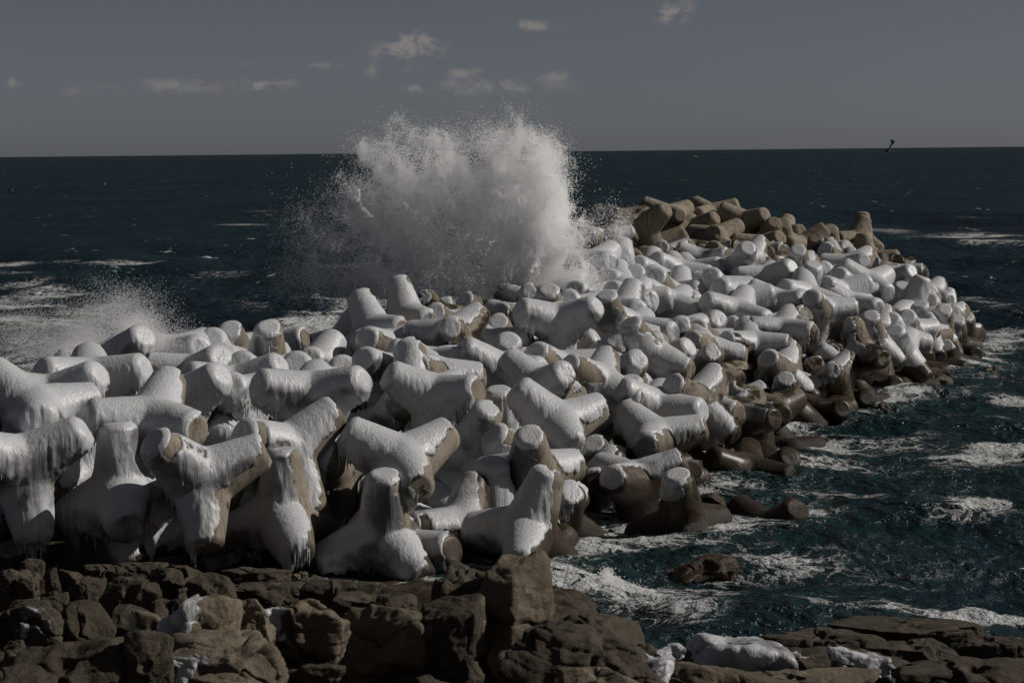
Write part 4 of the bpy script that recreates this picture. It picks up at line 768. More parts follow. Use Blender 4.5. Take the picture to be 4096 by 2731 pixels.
def build_tetrapods():
    for i, (key, pos, q, ice, label, grp) in enumerate(TETS):
        o = link('tetrapod', ME_CON)
        o.rotation_mode = 'QUATERNION'; o.location = pos; o.rotation_quaternion = Quaternion(q).normalized()
        o['wet'] = 0.0 if ice == 0 and pos[2] > 4 else (.5 if ice < .6 else .2)
        tag(o, label, 'tetrapod', grp)
        R = quat_m(Quaternion(q).normalized()); p = np.array(pos)
        if ice > 0:
            D = (p - CAM) @ FWD
            ice_on(o, p, R, ice, i + 1, 0 if D < 70 else (1 if D < 92 else 2))
        if key == 'G19': stencil(o, p, R)
def stencil(o, p, R):
    """painted number on the bare concrete leg"""
    ax = R @ TET[np.argmax([(R @ a)[2] for a in TET])]
    best = Vector((.25, -1, .0)); best = best - Vector(ax) * best.dot(Vector(ax)); best.normalize()
    xx = Vector(ax).cross(best) * -1
    for row, (txt, off) in enumerate((('2.5', 1.02), ('22.07.21', .76), ('008', .50))):
        cu = bpy.data.curves.new('number', 'FONT'); cu.body = txt; cu.size = .27; cu.align_x = 'CENTER'
        tmp = bpy.data.objects.new('number', cu); C.objects.link(tmp)
        dg = bpy.context.evaluated_depsgraph_get(); me = bpy.data.meshes.new_from_object(tmp.evaluated_get(dg))
        bpy.data.objects.remove(tmp)
        for v in me.vertices:
            r = RB + (TB - off) * TAPER + .012; a = v.co.x / r; h = off + v.co.y
            r = RB + (TB - h) * TAPER + .012
            wpt = Vector(ax) * h + best * (r * math.cos(a)) + xx * (r * math.sin(a))
            v.co = Matrix(R.T.tolist()) @ wpt
        me.materials.clear()
        link('stencil_number', me, M_PAINT, o)
M_PAINT = mat_plain('black_paint', (.03, .03, .03), .7)
build_tetrapods()

# ---------------------------------------------------------------- rocks
import bmesh
ICO = {}
def ico(s):
    if s not in ICO:
        bm = bmesh.new(); bmesh.ops.create_icosphere(bm, subdivisions=s, radius=1)
        ICO[s] = (np.array([v.co[:] for v in bm.verts], np.float32), np.array([[v.index for v in f.verts] for f in bm.faces], np.int32)); bm.free()
    return ICO[s]
def rock(name, label, cat, centre, dims, seed, mat, sub=6, yaw=0.0, tilt=(0, 0), rough=.16, flat=.0, cav=(), ice=None, group=None, scoop=1.3):
    """a weathered block: soft cut planes, eroded noise, hollows; one mesh, an ice patch as its child"""
    D, F = ico(sub); rng = np.random.default_rng(seed); D = D.astype(np.float64)
    nrm = rng.normal(size=(11, 3)); nrm[:, 2] *= .7; nrm /= np.linalg.norm(nrm, axis=1, keepdims=True)
    dst = rng.uniform(.70, .98, 11)
    bx = np.array([[1, 0, 0], [-1, 0, 0], [0, 1, 0], [0, -1, 0], [0, 0, 1]]) + rng.normal(0, .16, (5, 3)); bx /= np.linalg.norm(bx, axis=1, keepdims=True)
    nrm = np.vstack([nrm, bx]); dst = np.append(dst, rng.uniform(.82, 1.05, 5))
    if flat: nrm = np.vstack([nrm, [0, 0, 1]]); dst = np.append(dst, 1 - flat)
    dt = D @ nrm.T; e = np.where(dt > .05, dst / np.maximum(dt, .05), 9)
    e = np.minimum(e, 3); k = 26.0
    r = -np.log(np.exp(-k * e).sum(1) + np.exp(-k * 1.4)) / k
    P = D * r[:, None] * np.array(dims) * .64
    s = float(np.mean(dims)); Nw = P / np.maximum(np.linalg.norm(P, axis=1, keepdims=True), 1e-6); o = seed * 3.7
    d = rough * s * (.46 * fbm(P * (1.5 / s) + o, 4, 3) + .16 * (np.abs(fbm(P * (3.0 / s) + o, 3, 8)) * 2 - .5))
    # bedding steps and cracks
    ly = P[:, 2] * (5.0 / s) + .8 * fbm(P * (1.2 / s) + o, 2, 60)
    d -= rough * s * .13 * np.clip(1 - np.abs((ly % 1) - .5) * 7, 0, 1)
    cr = np.abs(fbm(P * (1.1 / s) + o + 9, 3, 70)); d -= rough * s * .75 * np.clip(1 - cr / .045, 0, 1)
    d += (.016 * fbm(P * 7, 3, 80) + .075 * (.30 - np.abs(fbm(P * 2.1 + o, 4, 81)) * 1.5)) * min(1, s)
    P = P + Nw * d[:, None]
    # wind and wave scoops that leave crests between them
    sc_ = np.zeros(len(P)); qn = Nw + .10 * np.stack([fbm(P * (2.2 / s) + o + 5 * j, 2, 95 + j) for j in range(3)], 1); qn /= np.linalg.norm(qn, axis=1, keepdims=True)
    for j in range(9):
        c = rng.normal(size=3); c[1] -= .5; c /= np.linalg.norm(c); ra = rng.uniform(.35, .75); dp = rng.uniform(.05, .15) * scoop
        a = np.arccos(np.clip(qn @ c, -1, 1)); sc_ = np.maximum(sc_, dp * s * np.clip(1 - (a / ra) ** 2, 0, 1))
    P = P - Nw * sc_[:, None]
    for (cd_, cr_, dep) in cav:
        c = np.array(cd_, float); c /= np.linalg.norm(c); q = Nw @ c
        a = np.arccos(np.clip(q + .08 * fbm(P * (4 / s) + o, 2, 90), -1, 1)); P -= Nw * (dep * s * sstep(a, cr_, cr_ * .45))[:, None]
    Rm = np.array((Matrix.Rotation(yaw, 3, 'Z') @ Matrix.Rotation(tilt[0], 3, 'X') @ Matrix.Rotation(tilt[1], 3, 'Y')))
    P = P @ Rm.T
    me = mesh_np(name, P, [F]); ob = link(name, me, mat); ob.location = centre
    tag(ob, label, cat, group)
    if ice:
        N = vnormals(P, np.zeros((0, 4), int), F); amount, direction = ice
        dv = np.array(direction, float); dv /= np.linalg.norm(dv)
        ee = (.75 * Nw + .25 * N) @ dv - 1 + amount + .45 * fbm(P * (1.3 / s) + o, 3, 44) + .05 * fbm(P * (9 / s), 2, 45) + .25 * (P @ dv) / s
        cov = sstep(ee, 0, .1); V = P + N * np.where(cov > 0, -.01 + cov * (.05 + .03 * fbm(P * 2.2, 3, 47)) * min(s, 1.4), -.02)[:, None]
        V[:, 2] -= .04 * sstep(-N[:, 2], 0, .5) * cov * np.clip(1 - np.abs(vnoise(P * np.array([8, 8, .4]), 48)) * 2, 0, 1)
        used, _, t3 = compact(V, np.zeros((0, 4), int), F, ee > -.03)
        if used.sum() > 12:
            link('ice_patch', mesh_np('ice_patch', V[used], [t3], True, dict(thick=(cov * .55 + .3 * fbm(P * 2, 2, 49))[used])), M_ICE, ob)
    return ob
RS = [7]
def shore_rock(name, label, cx, cy, wpx, hpx, dr=.85, mat=None, crop=None, lift=0.0, D=None, emb=.35, **kw):
    """place a rock by where it stands in the photo: base on the ground, real width and height from its distance"""
    ox, oy, k = crop
    X, Y, W, Hh = ox + cx / k, oy + cy / k, wpx / k, hpx / k
    base = on_ground(X, Y + Hh / 2) if D is None else at(X, Y + Hh / 2, D)
    Dd = (base - CAM) @ FWD; wm = W / FPX * Dd; dep = wm * dr; hv = Hh / FPX * Dd
    hm = max(.28 * hv, hv - dep * .20)
    top = base[2] + hm * .88 + lift; full = hm * (1 + emb) + .15
    c = at(X, Y, Dd + dep * .45); c[2] = top - full / 2
    RS[0] += 1
    return rock(name, label, 'rock', c, (wm * 1.04, dep, full * .92), kw.pop('seed', RS[0]), mat or M_ROCK, **kw)
K5 = (0, 1900, 1.68); K6 = (1200, 2000, 1.68); K7 = (2300, 1600, 1.3096)
def build_rocks():
    S = shore_rock; g = 'boulders along the shore'
    S('boulder', 'dark hollowed boulder at the far left edge under the iced tetrapods', 100, 720, 300, 230, crop=K5, mat=M_ROCKD, cav=[((.1, -1, .3), .5, .22)], group=g)
    S('boulder', 'brown block standing in shadow left of the flat dark rock ledge', 220, 640, 120, 140, crop=K5, mat=M_ROCKD, sub=5, group=g)
    S('boulder', 'narrow upright brown rock between icy puddles, far left', 345, 700, 85, 160, crop=K5, mat=M_ROCKD, sub=5, group=g)
    S('boulder', 'low wet brown rock with ice at its back, below the second iced tetrapod', 480, 680, 140, 120, crop=K5, mat=M_ROCKD, sub=5, group=g)
    S('boulder', 'flat topped brown rock right below the rounded icy leg end', 720, 635, 260, 150, crop=K5, mat=M_ROCKD, flat=.25, group=g)
    S('boulder', 'broad dark ledge behind the eroded rock with a lit crest', 980, 630, 320, 190, crop=K5, mat=M_ROCKD, flat=.3, group=g)
    S('boulder', 'eroded brown rock with lit crest and black hollows near the brown leg end', 1230, 690, 430, 270, crop=K5, mat=M_ROCKD, cav=[((-.3, -1, .1), .45, .2), ((.6, -1, 0), .35, .18)], rough=.22, group=g)
    S('boulder', 'long flat layered slab right under the bare brown leg end', 1710, 640, 480, 130, dr=.5, crop=K5, mat=M_ROCKD, flat=.35, group=g)
    S('boulder', 'second layered slab below the bare brown leg end, nearer than the first', 1780, 750, 520, 140, dr=.5, crop=K5, mat=M_ROCKD, flat=.35, group=g)
    S('boulder', 'small rounded rock beside yellow stones at the foot of the tetrapods', 2080, 705, 210, 85, crop=K5, mat=M_ROCKD, sub=5, group=g)
    for k_, (a, b_) in enumerate(((1990, 668), (2040, 658))):
        S('stone', ['little yellowish stone left of its twin by the slab', 'little yellowish stone right of its twin by the slab'][k_], a, b_, 50, 30, crop=K5, mat=M_ROCK, sub=4, group='yellow stones')
    S('boulder', 'pale grey rock split beside the big smooth boulder at left', 560, 790, 250, 240, crop=K5, mat=M_ROCKD, group=g)
    S('boulder', 'big smooth rounded boulder sloping to the right, left foreground', 890, 815, 390, 310, dr=.7, crop=K5, mat=M_ROCKD, rough=.07, tilt=(0, .35), group=g)
    S('boulder', 'tilted plain block left of the pale split rock', 350, 880, 240, 230, crop=K5, mat=M_ROCKD, rough=.09, tilt=(0, .4), group=g)
    S('boulder', 'dark boulder crusted with frost stripes near the left edge', 160, 960, 400, 300, crop=K5, mat=M_ROCKD, ice=(-.02, (.1, -1, .25)), group=g)
    S('boulder', 'rounded low boulder in front of the tilted plain block', 560, 985, 350, 210, crop=K5, mat=M_ROCKD, rough=.1, group=g)
    S('boulder', 'long low boulder in front of the big smooth one', 850, 965, 330, 180, crop=K5, mat=M_ROCKD, rough=.1, group=g)
    S('boulder', 'square dark rock above the tan iced boulder', 1440, 765, 260, 210, crop=K5, mat=M_ROCKD, rough=.1, group=g)
    S('boulder', 'small dark rock wedged left of the square one', 1130, 860, 150, 110, crop=K5, mat=M_ROCKD, sub=5, group=g)
    S('boulder', 'tan boulder with a white ice patch on its left shoulder', 1340, 1000, 470, 440, crop=K5, ice=(.26, (-.62, -.45, .65)), cav=[((.15, -1, -.45), .34, .22)], rough=.2, group=g)
    S('boulder', 'small tan rock rimmed with ice left of the tan iced boulder', 1010, 1000, 210, 190, crop=K5, ice=(.16, (-1, -.3, .3)), sub=5, group=g)
    S('boulder', 'pointed tan pinnacle with a shaded left flank', 1700, 990, 300, 400, dr=.8, crop=K5, rough=.2, cav=[((-1, -.6, 0), .5, .15)], group=g)
    S('boulder', 'tan boulder with an icy hollow, right of the pinnacle', 2030, 960, 500, 350, crop=K5, cav=[((-.5, -1, .35), .5, .2)], rough=.2, ice=(.04, (-.4, -.9, .3)), group=g)
    S('boulder', 'knobbly tan rock at the foot of the iced boulder with black pits', 1560, 1220, 720, 320, crop=K5, rough=.2, cav=[((0, -1, 0), .25, .18), ((-.6, -1, .3), .25, .18)], ice=(.06, (-.8, -.6, .2)), group=g)
    S('boulder', 'dark rock face below the small ice-rimmed rock', 990, 1230, 260, 360, crop=K5, mat=M_ROCKD, ice=(.0, (-.8, -.6, .1)), group=g)
    S('boulder', 'wide sloping brown slab across the lower left', 520, 1240, 760, 360, dr=.7, crop=K5, mat=M_ROCKD, rough=.09, tilt=(0, -.15), group=g)
    S('boulder', 'low brown rock at the left edge, lower corner', 60, 1190, 240, 160, crop=K5, mat=M_ROCKD, group=g)
    S('boulder', 'rounded rock in the lower left between slab and corner', 210, 1270, 380, 180, crop=K5, mat=M_ROCKD, rough=.1, group=g)
    S('boulder', 'dark rock cut by the bottom edge at the left', 150, 1370, 420, 150, crop=K5, mat=M_ROCKD, group=g)
    S('boulder', 'low pale rock cut by the bottom edge below the knobbly one', 1500, 1385, 360, 110, crop=K5, group=g)
    # the outcrop in the middle of the foreground
    S('boulder', 'long grey block lying before the front iced tetrapod', 250, 585, 460, 190, dr=.6, crop=K6, mat=M_ROCKD, flat=.2, rough=.1, group=g)
    S('boulder', 'low eroded rock below the long grey block', 390, 665, 320, 100, crop=K6, mat=M_ROCKD, group=g)
    S('boulder', 'flat grey rock next to a small lump of snow', 640, 680, 240, 90, crop=K6, mat=M_ROCKD, sub=5, group=g)
    S('boulder', 'largest boulder with a lit brown right face and a black hollow', 1430, 760, 470, 680, dr=1.0, D=30.5, lift=.30, crop=K6, rough=.13, yaw=.5, cav=[((-1, -.55, .05), .62, .24)], group=g)
    S('boulder', 'rounded knob on the left shoulder of the largest boulder', 1110, 600, 380, 420, D=31.0, crop=K6, mat=M_ROCKD, rough=.14, group=g)
    S('boulder', 'small round knob left of the outcrop crest', 960, 610, 150, 170, D=31.2, crop=K6, mat=M_ROCKD, sub=5, rough=.12, group=g)
    S('boulder', 'small pale lump set in the cleft of the outcrop', 1180, 740, 120, 200, D=30.2, crop=K6, sub=5, rough=.1, group=g)
    S('boulder', 'tall dark rib with a lit edge in the middle of the outcrop', 1000, 930, 480, 600, D=29.8, crop=K6, mat=M_ROCKD, cav=[((.2, -1, -.1), .45, .15)], rough=.15, group=g)
    S('boulder', 'large rounded boulder with a shaded front, lit on top, outcrop left', 560, 950, 720, 600, D=30.0, crop=K6, rough=.13, cav=[((.1, -1, -.15), .62, .12)], group=g)
    S('boulder', 'sloping shaded shoulder left of the large rounded boulder', 230, 1030, 560, 460, D=30.6, crop=K6, mat=M_ROCKD, rough=.12, group=g)
    S('boulder', 'dark rock cut by the bottom edge left of centre', 80, 1160, 360, 280, D=29.6, crop=K6, mat=M_ROCKD, group=g)
    S('boulder', 'dark foot of the outcrop below the largest boulder', 860, 1190, 620, 220, D=29.6, crop=K6, mat=M_ROCKD, group=g)
    S('boulder', 'pale lichen-streaked rock under the largest boulder', 1370, 1090, 380, 190, D=30.5, crop=K6, rough=.16, group=g)
    S('boulder', 'ridged tan slab right of the outcrop foot', 1650, 1085, 360, 240, dr=.7, D=33.0, crop=K6, rough=.14, group=g)
    S('boulder', 'flat tan slab along the bottom edge in the centre', 1620, 1200, 760, 140, dr=.5, D=31.0, crop=K6, rough=.1, group=g)
    S('boulder', 'long dark slab behind, sloping down to the surf', 1930, 850, 720, 230, dr=.5, crop=K6, mat=M_ROCKD, tilt=(0, .2), rough=.1, group=g)
    S('boulder', 'broad dark slab with a jagged ridge right of the outcrop', 1960, 1010, 900, 320, dr=.55, crop=K6, mat=M_ROCKD, tilt=(0, .18), rough=.12, group=g)
    S('boulder', 'wet golden brown rock at the edge of the white surf', 1735, 640, 230, 170, D=49.5, crop=K6, mat=M_ROCKW, rough=.08, group=g)
    # flat rocks and ice at the lower right
    S('boulder', 'rock dome buried under a thick shell of ice, lower right', 860, 1330, 500, 240, dr=.9, crop=K7, mat=M_ROCKD, rough=.06, scoop=.5, ice=(.82, (-.05, -.45, .9)), group=g)
    S('boulder', 'low rock tapering away right of the ice shell, iced', 1170, 1355, 360, 110, dr=.8, crop=K7, mat=M_ROCKD, rough=.1, ice=(.26, (0, -.4, .9)), group=g)
    S('boulder', 'half iced slab left of the ice shell', 560, 1340, 330, 150, dr=.8, crop=K7, mat=M_ROCKD, rough=.1, ice=(.24, (.1, -.3, .9)), group=g)
    S('boulder', 'bare brown slab in front of the half iced one', 660, 1440, 620, 150, dr=.5, crop=K7, rough=.1, group=g)
    S('boulder', 'flat grey brown rock behind the ice shell', 1310, 1245, 520, 150, dr=.6, crop=K7, mat=M_ROCKD, flat=.3, rough=.1, group=g)
    S('boulder', 'flat rock at the water edge, farthest at lower right', 1740, 1180, 620, 120, dr=.5, crop=K7, mat=M_ROCKD, flat=.3, rough=.1, group=g)
    S('boulder', 'flat rock beside the tide pool', 1780, 1290, 440, 150, dr=.6, crop=K7, mat=M_ROCKD, flat=.3, rough=.1, ice=(.1, (.6, -.3, .7)), group=g)
    S('boulder', 'rock ledge carrying a long strip of ice', 1580, 1385, 460, 150, dr=.5, crop=K7, mat=M_ROCKD, rough=.1, tilt=(0, .2), ice=(.28, (-.25, -.5, .8)), group=g)
    S('boulder', 'dark flat rock at the right edge by the water', 2180, 1270, 420, 140, dr=.6, crop=K7, mat=M_ROCKD, flat=.3, rough=.1, group=g)
    S('boulder', 'dark slab in the lower right corner', 2080, 1410, 720, 190, dr=.5, crop=K7, mat=M_ROCKD, flat=.3, rough=.1, group=g)
    S('boulder', 'bare brown slab along the bottom edge right of the iced rocks', 1180, 1450, 620, 110, dr=.5, crop=K7, flat=.3, rough=.1, group=g)
    S('boulder', 'pale slab cut by the bottom edge left of the iced slabs', 110, 1440, 360, 120, dr=.6, crop=K7, rough=.1, group=g)
    S('boulder', 'dark slab with a tongue of ice near the bottom centre', 300, 1380, 420, 170, dr=.6, crop=K7, mat=M_ROCKD, rough=.1, ice=(.2, (.5, -.6, .4)), group=g)
    # rocks awash
    for lab, cx, cy, W, Hh in (('low barnacled rock awash in the surf, nearest of those in water', 710, 850, 330, 110), ('dark seaweed covered rock behind the upright leg standing in water', 715, 500, 150, 85)):
        p = on_sea(2300 + cx / 1.3096, 1600 + (cy + Hh / 2) / 1.3096); D = (p - CAM) @ FWD; wm = W / 1.3096 / FPX * D
        hm = Hh / 1.3096 / FPX * D * .75
        RS[0] += 1; rock('sea_rock', lab, 'rock', (p[0], p[1] + wm * .3, -hm * .35), (wm, wm * .8, hm * 2.0), RS[0], M_ROCKW, rough=.09, group='rocks awash')
    for lab, cx, cy, W, Hh in (('dark wet rock strewn below the last tetrapods at right', 1780, 1195, 280, 90), ('small dark rock breaking the water right of the breakwater', 2250, 1145, 110, 45), ('wet rock between the tetrapods and the half sunk block', 1380, 1425, 90, 60)):
        p = on_sea(2850 + cx / 2, 900 + (cy + Hh / 2) / 2); D = (p - CAM) @ FWD; wm = W / 2 / FPX * D; hm = Hh / 2 / FPX * D * .8
        RS[0] += 1; rock('sea_rock', lab, 'rock', (p[0], p[1] + wm * .3, -hm * .35), (wm, wm * .8, hm * 2.0), RS[0], M_ROCKW, sub=5, rough=.1, group='rocks awash')
build_rocks()

# ---------------------------------------------------------------- the breaking wave and its spray
def points_object(name, P, rad, label, cat):
    me = mesh_np(name, P, [np.zeros((0, 3), int)], attrs=dict(rad=rad))
    o = link(name, me, M_SPRAY); tag(o, label, cat, kind='stuff')
    ng = bpy.data.node_groups.new('droplets', 'GeometryNodeTree')
    ng.interface.new_socket('Geometry', in_out='INPUT', socket_type='NodeSocketGeometry'); ng.interface.new_socket('Geometry', in_out='OUTPUT', socket_type='NodeSocketGeometry')
    gi = ng.nodes.new('NodeGroupInput'); go = ng.nodes.new('NodeGroupOutput')
    mp = ng.nodes.new('GeometryNodeMeshToPoints'); at_ = ng.nodes.new('GeometryNodeInputNamedAttribute'); at_.data_type = 'FLOAT'; at_.inputs['Name'].default_value = 'rad'
    sm = ng.nodes.new('GeometryNodeSetMaterial'); sm.inputs['Material'].default_value = M_SPRAY
    ng.links.new(gi.outputs[0], mp.inputs['Mesh']); ng.links.new(at_.outputs['Attribute'], mp.inputs['Radius'])
    ng.links.new(mp.outputs[0], sm.inputs['Geometry']); ng.links.new(sm.outputs[0], go.inputs[0])
    md = o.modifiers.new('droplets', 'NODES'); md.node_group = ng
    return o
SPLASH = [  # centre in the photo (2352 px wide), radii, depth radius in m, weight, fineness
 (935,410,78,70,1.7,1.4,1.0),(910,312,20,32,.7,.22,1.0),(1000,325,24,26,.7,.2,1.0),(950,350,55,34,1.1,.45,1.0),(820,350,30,30,.9,.16,.9),(850,420,70,80,1.4,.6,.9),
 (1180,370,80,52,1.4,.75,.55),(1185,305,62,26,1.2,.16,.3),(1240,370,38,55,1.0,.35,.7),(1120,440,120,90,1.9,1.25,.7),(1040,420,70,80,1.4,.8,.8),
 (1235,545,75,85,1.8,1.5,1.0),(1310,560,32,60,1.1,.45,1.0),(1190,620,110,45,1.8,.9,.8),(1275,470,40,70,1.1,.4,.8),(1320,640,60,40,1.4,.35,.5),
 (1010,530,120,90,2.0,1.4,.6),(890,510,100,80,1.8,.9,.55),(790,530,85,85,1.6,.36,.35),(720,560,65,75,1.4,.14,.3),(680,500,50,50,1.2,.04,.5),(820,640,150,50,2.0,.40,.2),(960,650,150,45,1.8,.75,.3),(1120,660,150,36,1.8,.8,.35),
 (700,640,60,50,1.6,.09,.2),(1385,560,45,60,1.2,.035,.4),(1430,520,18,24,.5,.03,.8),(1400,500,50,40,1.0,.02,.4),(740,440,45,50,1.1,.03,.7)]
def build_splash():
    rng = np.random.default_rng(11); PP, RR = [], []
    base = at(1130 * 1.7415, 690 * 1.7415, 91)
    for (cx, cy, rx, ry, dz, wgt, clump) in SPLASH:
        n = int(130000 * wgt); D = 91.0; sx = 1.7415 / FPX * D
        g = rng.normal(size=(n, 3)) * .62; dz = dz * .8; rr = np.linalg.norm(g, axis=1)
        c = at(cx * 1.7415, cy * 1.7415, D)
        p = c + g[:, :1] * rx * sx * RGT + g[:, 1:2] * ry * sx * UPV + g[:, 2:] * dz * FWD
        # sheets and jets thrown outward from the foot of the splash
        rel = p - base; d = np.linalg.norm(rel, axis=1, keepdims=True); u = rel / np.maximum(d, .1)
        jet = fbm(np.concatenate([u * 5.5, d * .22], 1)[:, [0, 2, 3]] + 3, 3, 71)
        q = fbm(p * .62, 2, 72); q2 = fbm(p * 2.1 + 9, 3, 73, .65)
        acc = sstep(.55 * q + .75 * q2 + .65 * jet, -.16 - .25 * (1 - clump), .12 + .24 * clump)
        acc = acc * .93 + .07 * (1 - .5 * clump)
        keep = rng.random(n) < acc * (.55 if clump > .5 else .42)
        PP.append(p[keep]); r = .007 + .013 * rng.random(keep.sum()) ** 2.5
        big = rng.random(keep.sum()) < .015; r[big] *= rng.uniform(1.1, 1.5, big.sum()); RR.append(r)
    # jets : thrown out fan-wise, each to its own reach, broken up towards the tip
    ANG = [12, 35, 50, 62, 72, 82, 90, 100, 108, 118, 130, 145, 160, 172]; RAD = [235, 235, 290, 372, 400, 425, 375, 350, 400, 470, 455, 430, 430, 400]
    s0 = 1.7415 / FPX * 91
    plumes = [(a_ + rng.uniform(-3, 3), rng.uniform(.93, 1.10) if k_ % 3 == 0 else rng.uniform(.66, .9)) for k_, a_ in enumerate(np.linspace(18, 168, 27))]
    for j in range(330):
        pa, pr = plumes[rng.integers(len(plumes))]; th = pa + rng.normal(0, 2.6); reach = np.interp(th, ANG, RAD) * pr * (1 - .30 * rng.random() ** 1.5) * s0
        dens = np.interp(th, [14, 60, 100, 130, 150, 170], [1, 1, 1.1, 1, .5, .25]); n = int(2900 * dens)
        soft = rng.uniform(.35, 1.0) if 55 < th < 95 else rng.uniform(.22, .7)
        yy = rng.uniform(-.35, .35); o0 = base + RGT * rng.uniform(-130, 120) * s0 * (1 if th > 40 else .5) + FWD * rng.normal(0, .7)
        d0 = RGT * math.cos(math.radians(th)) + UPV * math.sin(math.radians(th)) + FWD * yy
        target = base + (d0 * reach); d1 = target - o0; ln = np.linalg.norm(d1); d1 /= ln
        t_ = 1 - np.abs(rng.normal(0, .34, n)); t_ = t_[t_ > .05]
        pp = o0 + d1 * (t_ * ln)[:, None] + rng.normal(size=(len(t_), 3)) * (soft * (.12 + .38 * t_ ** 1.5))[:, None] * .8
        pp[:, 2] -= .5 * (1 - t_) * t_
        f_ = fbm(pp * 2.6 + j, 3, 74, .6); ok = rng.random(len(pp)) < sstep(f_, -.15, .22)
        pp = pp + np.stack([fbm(pp * 1.1 + 31 * c_, 3, 78) for c_ in range(3)], 1) * .55
        PP.append(pp[ok]); RR.append(.007 + .013 * rng.random(ok.sum()) ** 2)
    P = np.concatenate(PP); R = np.concatenate(RR)
    P = P + fbm(P * 1.4, 2, 75)[:, None] * .35 * ((P - base) / np.linalg.norm(P - base, axis=1, keepdims=True))
    k = P[:, 2] > .1; print('splash points', k.sum())
    points_object('wave_spray', P[k], R[k], 'towering white spray of a wave bursting on the seaward side of the breakwater', 'wave')
build_splash()
def build_small_spray():
    rng = np.random.default_rng(12); PP = []
    for (cx, cy, rx, ry, D, n) in ((290, 765, 70, 38, 68, 80000), (270, 705, 75, 40, 72, 26000), (150, 780, 110, 40, 74, 50000), (230, 805, 90, 22, 67, 70000), (400, 795, 60, 22, 68, 30000), (60, 760, 120, 45, 78, 22000), (190, 815, 40, 14, 66, 50000)):
        g = rng.normal(size=(n, 3)) * .7; sx = 1.7415 / FPX * D
        p = at(cx * 1.7415, cy * 1.7415, D) + g[:, :1] * rx * sx * RGT + g[:, 1:2] * ry * sx * UPV + g[:, 2:] * 1.6 * FWD
        q = fbm(p * 1.1, 3, 77, .6); PP.append(p[rng.random(n) < sstep(q, -.45, .45)])
    P = np.concatenate(PP); P = P[P[:, 2] > .1]
    points_object('wave_spray', P, .005 + .008 * rng.random(len(P)) ** 2.5, 'thin veil of spray drifting over the ice covered tetrapods at far left', 'wave')
build_small_spray()
def build_lip():
    """surf thrown up beside the near rocks : many small drops"""
    rng = np.random.default_rng(14); PP = []
    for (cx, cy, rx, ry, n) in ((1275, 1400, 22, 12, 1400), (1560, 1418, 14, 12, 1600), (1330, 1345, 90, 4, 1800), (1395, 1325, 12, 7, 900), (1620, 1130, 24, 5, 500), (1560, 1390, 60, 4, 900), (2215, 905, 12, 6, 500)):
        p0 = on_sea(cx * 1.7415, cy * 1.7415, .15); D = (p0 - CAM) @ FWD; s = 1.7415 / FPX * D; g = rng.normal(size=(n, 3)); 
        PP.append(p0 + np.stack([g[:, 0] * rx * s * .6, g[:, 1] * .35, np.abs(g[:, 2]) * ry * s], 1))
    P = np.concatenate(PP)
    points_object('surf_spray', P, .006 + .012 * rng.random(len(P)) ** 2, 'fine drops thrown up by surf beside the near rocks', 'spray')
build_lip()

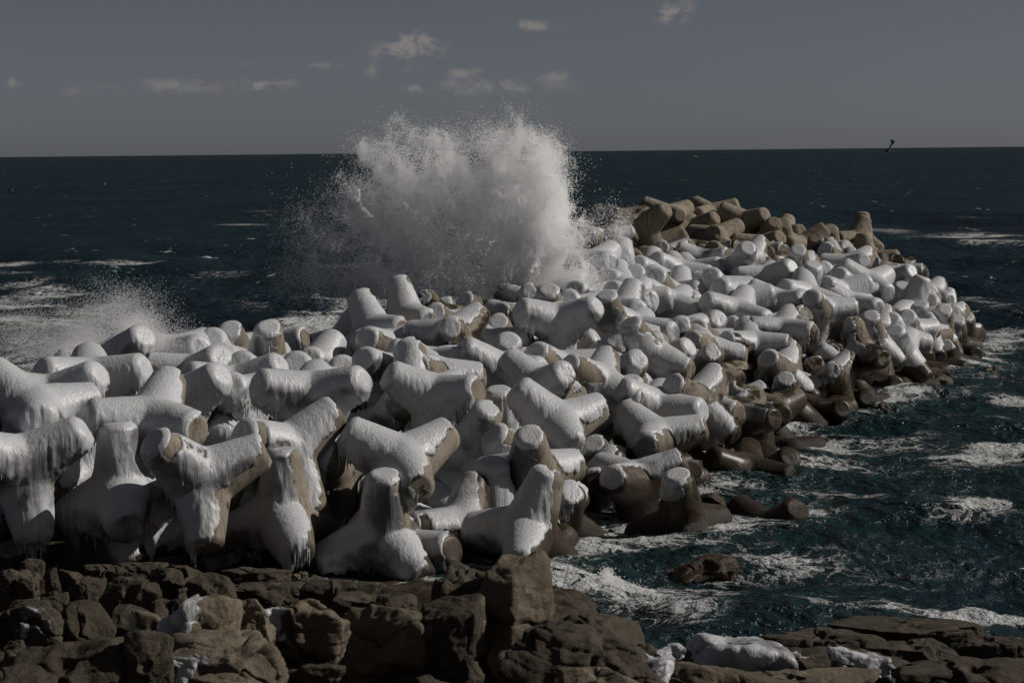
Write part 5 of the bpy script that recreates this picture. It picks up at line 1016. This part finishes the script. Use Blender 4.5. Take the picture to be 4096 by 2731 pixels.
# ---------------------------------------------------------------- far things
def prism(name, pts, mat, parent=None, bevel=0.0):
    """convex lofted solid from rings of points"""
    bm = bmesh.new(); rings = [[bm.verts.new(p) for p in r] for r in pts]; n = len(rings[0])
    for a, b in zip(rings[:-1], rings[1:]):
        for i in range(n): bm.faces.new((a[i], a[(i + 1) % n], b[(i + 1) % n], b[i]))
    bm.faces.new(rings[0][::-1]); bm.faces.new(rings[-1]); bmesh.ops.recalc_face_normals(bm, faces=bm.faces)
    me = bpy.data.meshes.new(name); bm.to_mesh(me); bm.free(); return link(name, me, mat, parent)
def ring(cx, cy, z, r, n=14, ry=None): return [(cx + r * math.cos(i * 2 * math.pi / n), cy + (ry or r) * math.sin(i * 2 * math.pi / n), z) for i in range(n)]
def build_far():
    teal = mat_plain('beacon_paint', (.10, .19, .20), .5); blk = mat_plain('dark_steel', (.012, .016, .018), .6)
    p = on_sea(3552, 607); D = (p - CAM) @ FWD; u = D / FPX
    e = bpy.data.objects.new('leaning_beacon', None); C.objects.link(e); e.location = (p[0], p[1], 0); e.rotation_euler = (0, math.radians(25), 0)
    tag(e, 'leaning dark beacon tower with a box-shaped head far out on the horizon', 'beacon')
    prism('base', [ring(0, 0, -4 * u, 13 * u, 4), ring(0, 0, 3 * u, 11 * u, 4), ring(1 * u, 0, 10 * u, 5 * u, 4)], blk, e)
    prism('tower', [ring(0, 0, 9 * u, 3.4 * u), ring(0, 0, 42 * u, 3.6 * u)], teal, e)
    prism('head', [ring(-.5 * u, 0, 40 * u, 8 * u, 8), ring(-.5 * u, 0, 42 * u, 9.5 * u, 8), ring(-.5 * u, 0, 49 * u, 9.5 * u, 8), ring(-.5 * u, 0, 50 * u, 7 * u, 8)], teal, e)
    prism('lamp', [ring(5 * u, 0, 34 * u, 2 * u, 8), ring(5 * u, 0, 40 * u, 2.4 * u, 8)], teal, e)
    red = mat_plain('buoy_red', (.32, .05, .025), .45)
    p = on_sea(418, 741); D = (p - CAM) @ FWD; u = D / FPX
    b = prism('mooring_buoy', [ring(0, 0, z * u, r * u) for z, r in ((-3, 3.4), (0, 5.2), (3, 5.6), (6, 4.6), (8, 2.6), (9.5, 1.2))], red); b.location = (p[0], p[1], 0)
    prism('mooring_eye', [ring(0, 0, 9.2 * u, 1.0 * u, 8), ring(0, 0, 11.2 * u, .8 * u, 8)], mat_plain('pale_steel', (.5, .5, .5), .4), b)
    tag(b, 'round orange red buoy floating far off on the left', 'buoy')
    p = on_sea(43, 764); D = (p - CAM) @ FWD; u = D / FPX
    b = prism('float', [ring(0, 0, z * u, r * u, 18, r * u * .7) for z, r in ((-1.5, 10.2), (.6, 10.6), (1.8, 10.2))], red)
    prism('float_cover', [ring(0, 0, z * u, r * u, 18, r * u * .7) for z, r in ((1.75, 9.6), (4, 9), (6.4, 6.5), (7.4, 3))], blk, b); b.location = (p[0], p[1], 0)
    tag(b, 'low dark float with a thin red waterline at the far left', 'buoy')
    wh = mat_plain('white_paint', (.8, .78, .76), .5)
    p = on_sea(2781, 595); D = 2900; r = ray(2781, 592); p = CAM + r * (D / (r @ FWD)); u = D / FPX
    e = bpy.data.objects.new('white_boat', None); C.objects.link(e); e.location = (p[0], p[1], 0); e.rotation_euler = (0, math.radians(8), .1)
    zb = p[2]; e.location[2] = 0
    tag(e, 'tiny white boat on the horizon right of the splash', 'boat')
    prism('hull', [[(-9 * u, -2.5 * u, 0), (8 * u, -2.5 * u, 0), (9 * u, 0, 0), (8 * u, 2.5 * u, 0), (-9 * u, 2.5 * u, 0)], [(-10 * u, -3 * u, 5 * u), (9 * u, -3 * u, 5 * u), (12 * u, 0, 5.5 * u), (9 * u, 3 * u, 5 * u), (-10 * u, 3 * u, 5 * u)]], wh, e)
    prism('cabin', [[(-6 * u, -2 * u, 5 * u), (3 * u, -2 * u, 5 * u), (3 * u, 2 * u, 5 * u), (-6 * u, 2 * u, 5 * u)], [(-5.5 * u, -1.8 * u, 8.5 * u), (1 * u, -1.8 * u, 8.5 * u), (1 * u, 1.8 * u, 8.5 * u), (-5.5 * u, 1.8 * u, 8.5 * u)]], wh, e)
    # gull
    p = at(2911, 559, 700); u = 700 / FPX
    bm = bmesh.new()
    def wing(sgn):
        pts = [(0, .5, 0), (0, -.5, 0), (sgn * 1.9, -.3, 1.1), (sgn * 3.4, -.7, .1 if sgn > 0 else -.6)]
        lead = [(0, .5, 0), (sgn * 1.9, .5, 1.1), (sgn * 3.4, -.2, .1 if sgn > 0 else -.6)]
        a = [bm.verts.new((x * u, y * u, z * u + .02)) for x, y, z in lead]; b_ = [bm.verts.new((x * u, (y - .9) * u, z * u)) for x, y, z in lead]; c_ = [bm.verts.new((x * u, (y - .4) * u, z * u - .03)) for x, y, z in lead]
        for i in range(2):
            for q, r_ in ((a, b_), (b_, c_), (c_, a)): bm.faces.new((q[i], q[i + 1], r_[i + 1], r_[i]))
    wing(1); wing(-1)
    body = bmesh.ops.create_icosphere(bm, subdivisions=2, radius=1)
    for v in body['verts']: v.co = Vector((v.co.x * .45 * u, v.co.y * 1.5 * u, v.co.z * .45 * u))
    me = bpy.data.meshes.new('seabird'); bm.to_mesh(me); bm.free(); o = link('seabird', me, blk); o.location = p; o.rotation_euler = (0, math.radians(-25), .6)
    tag(o, 'small dark bird gliding above the horizon', 'bird')
build_far()
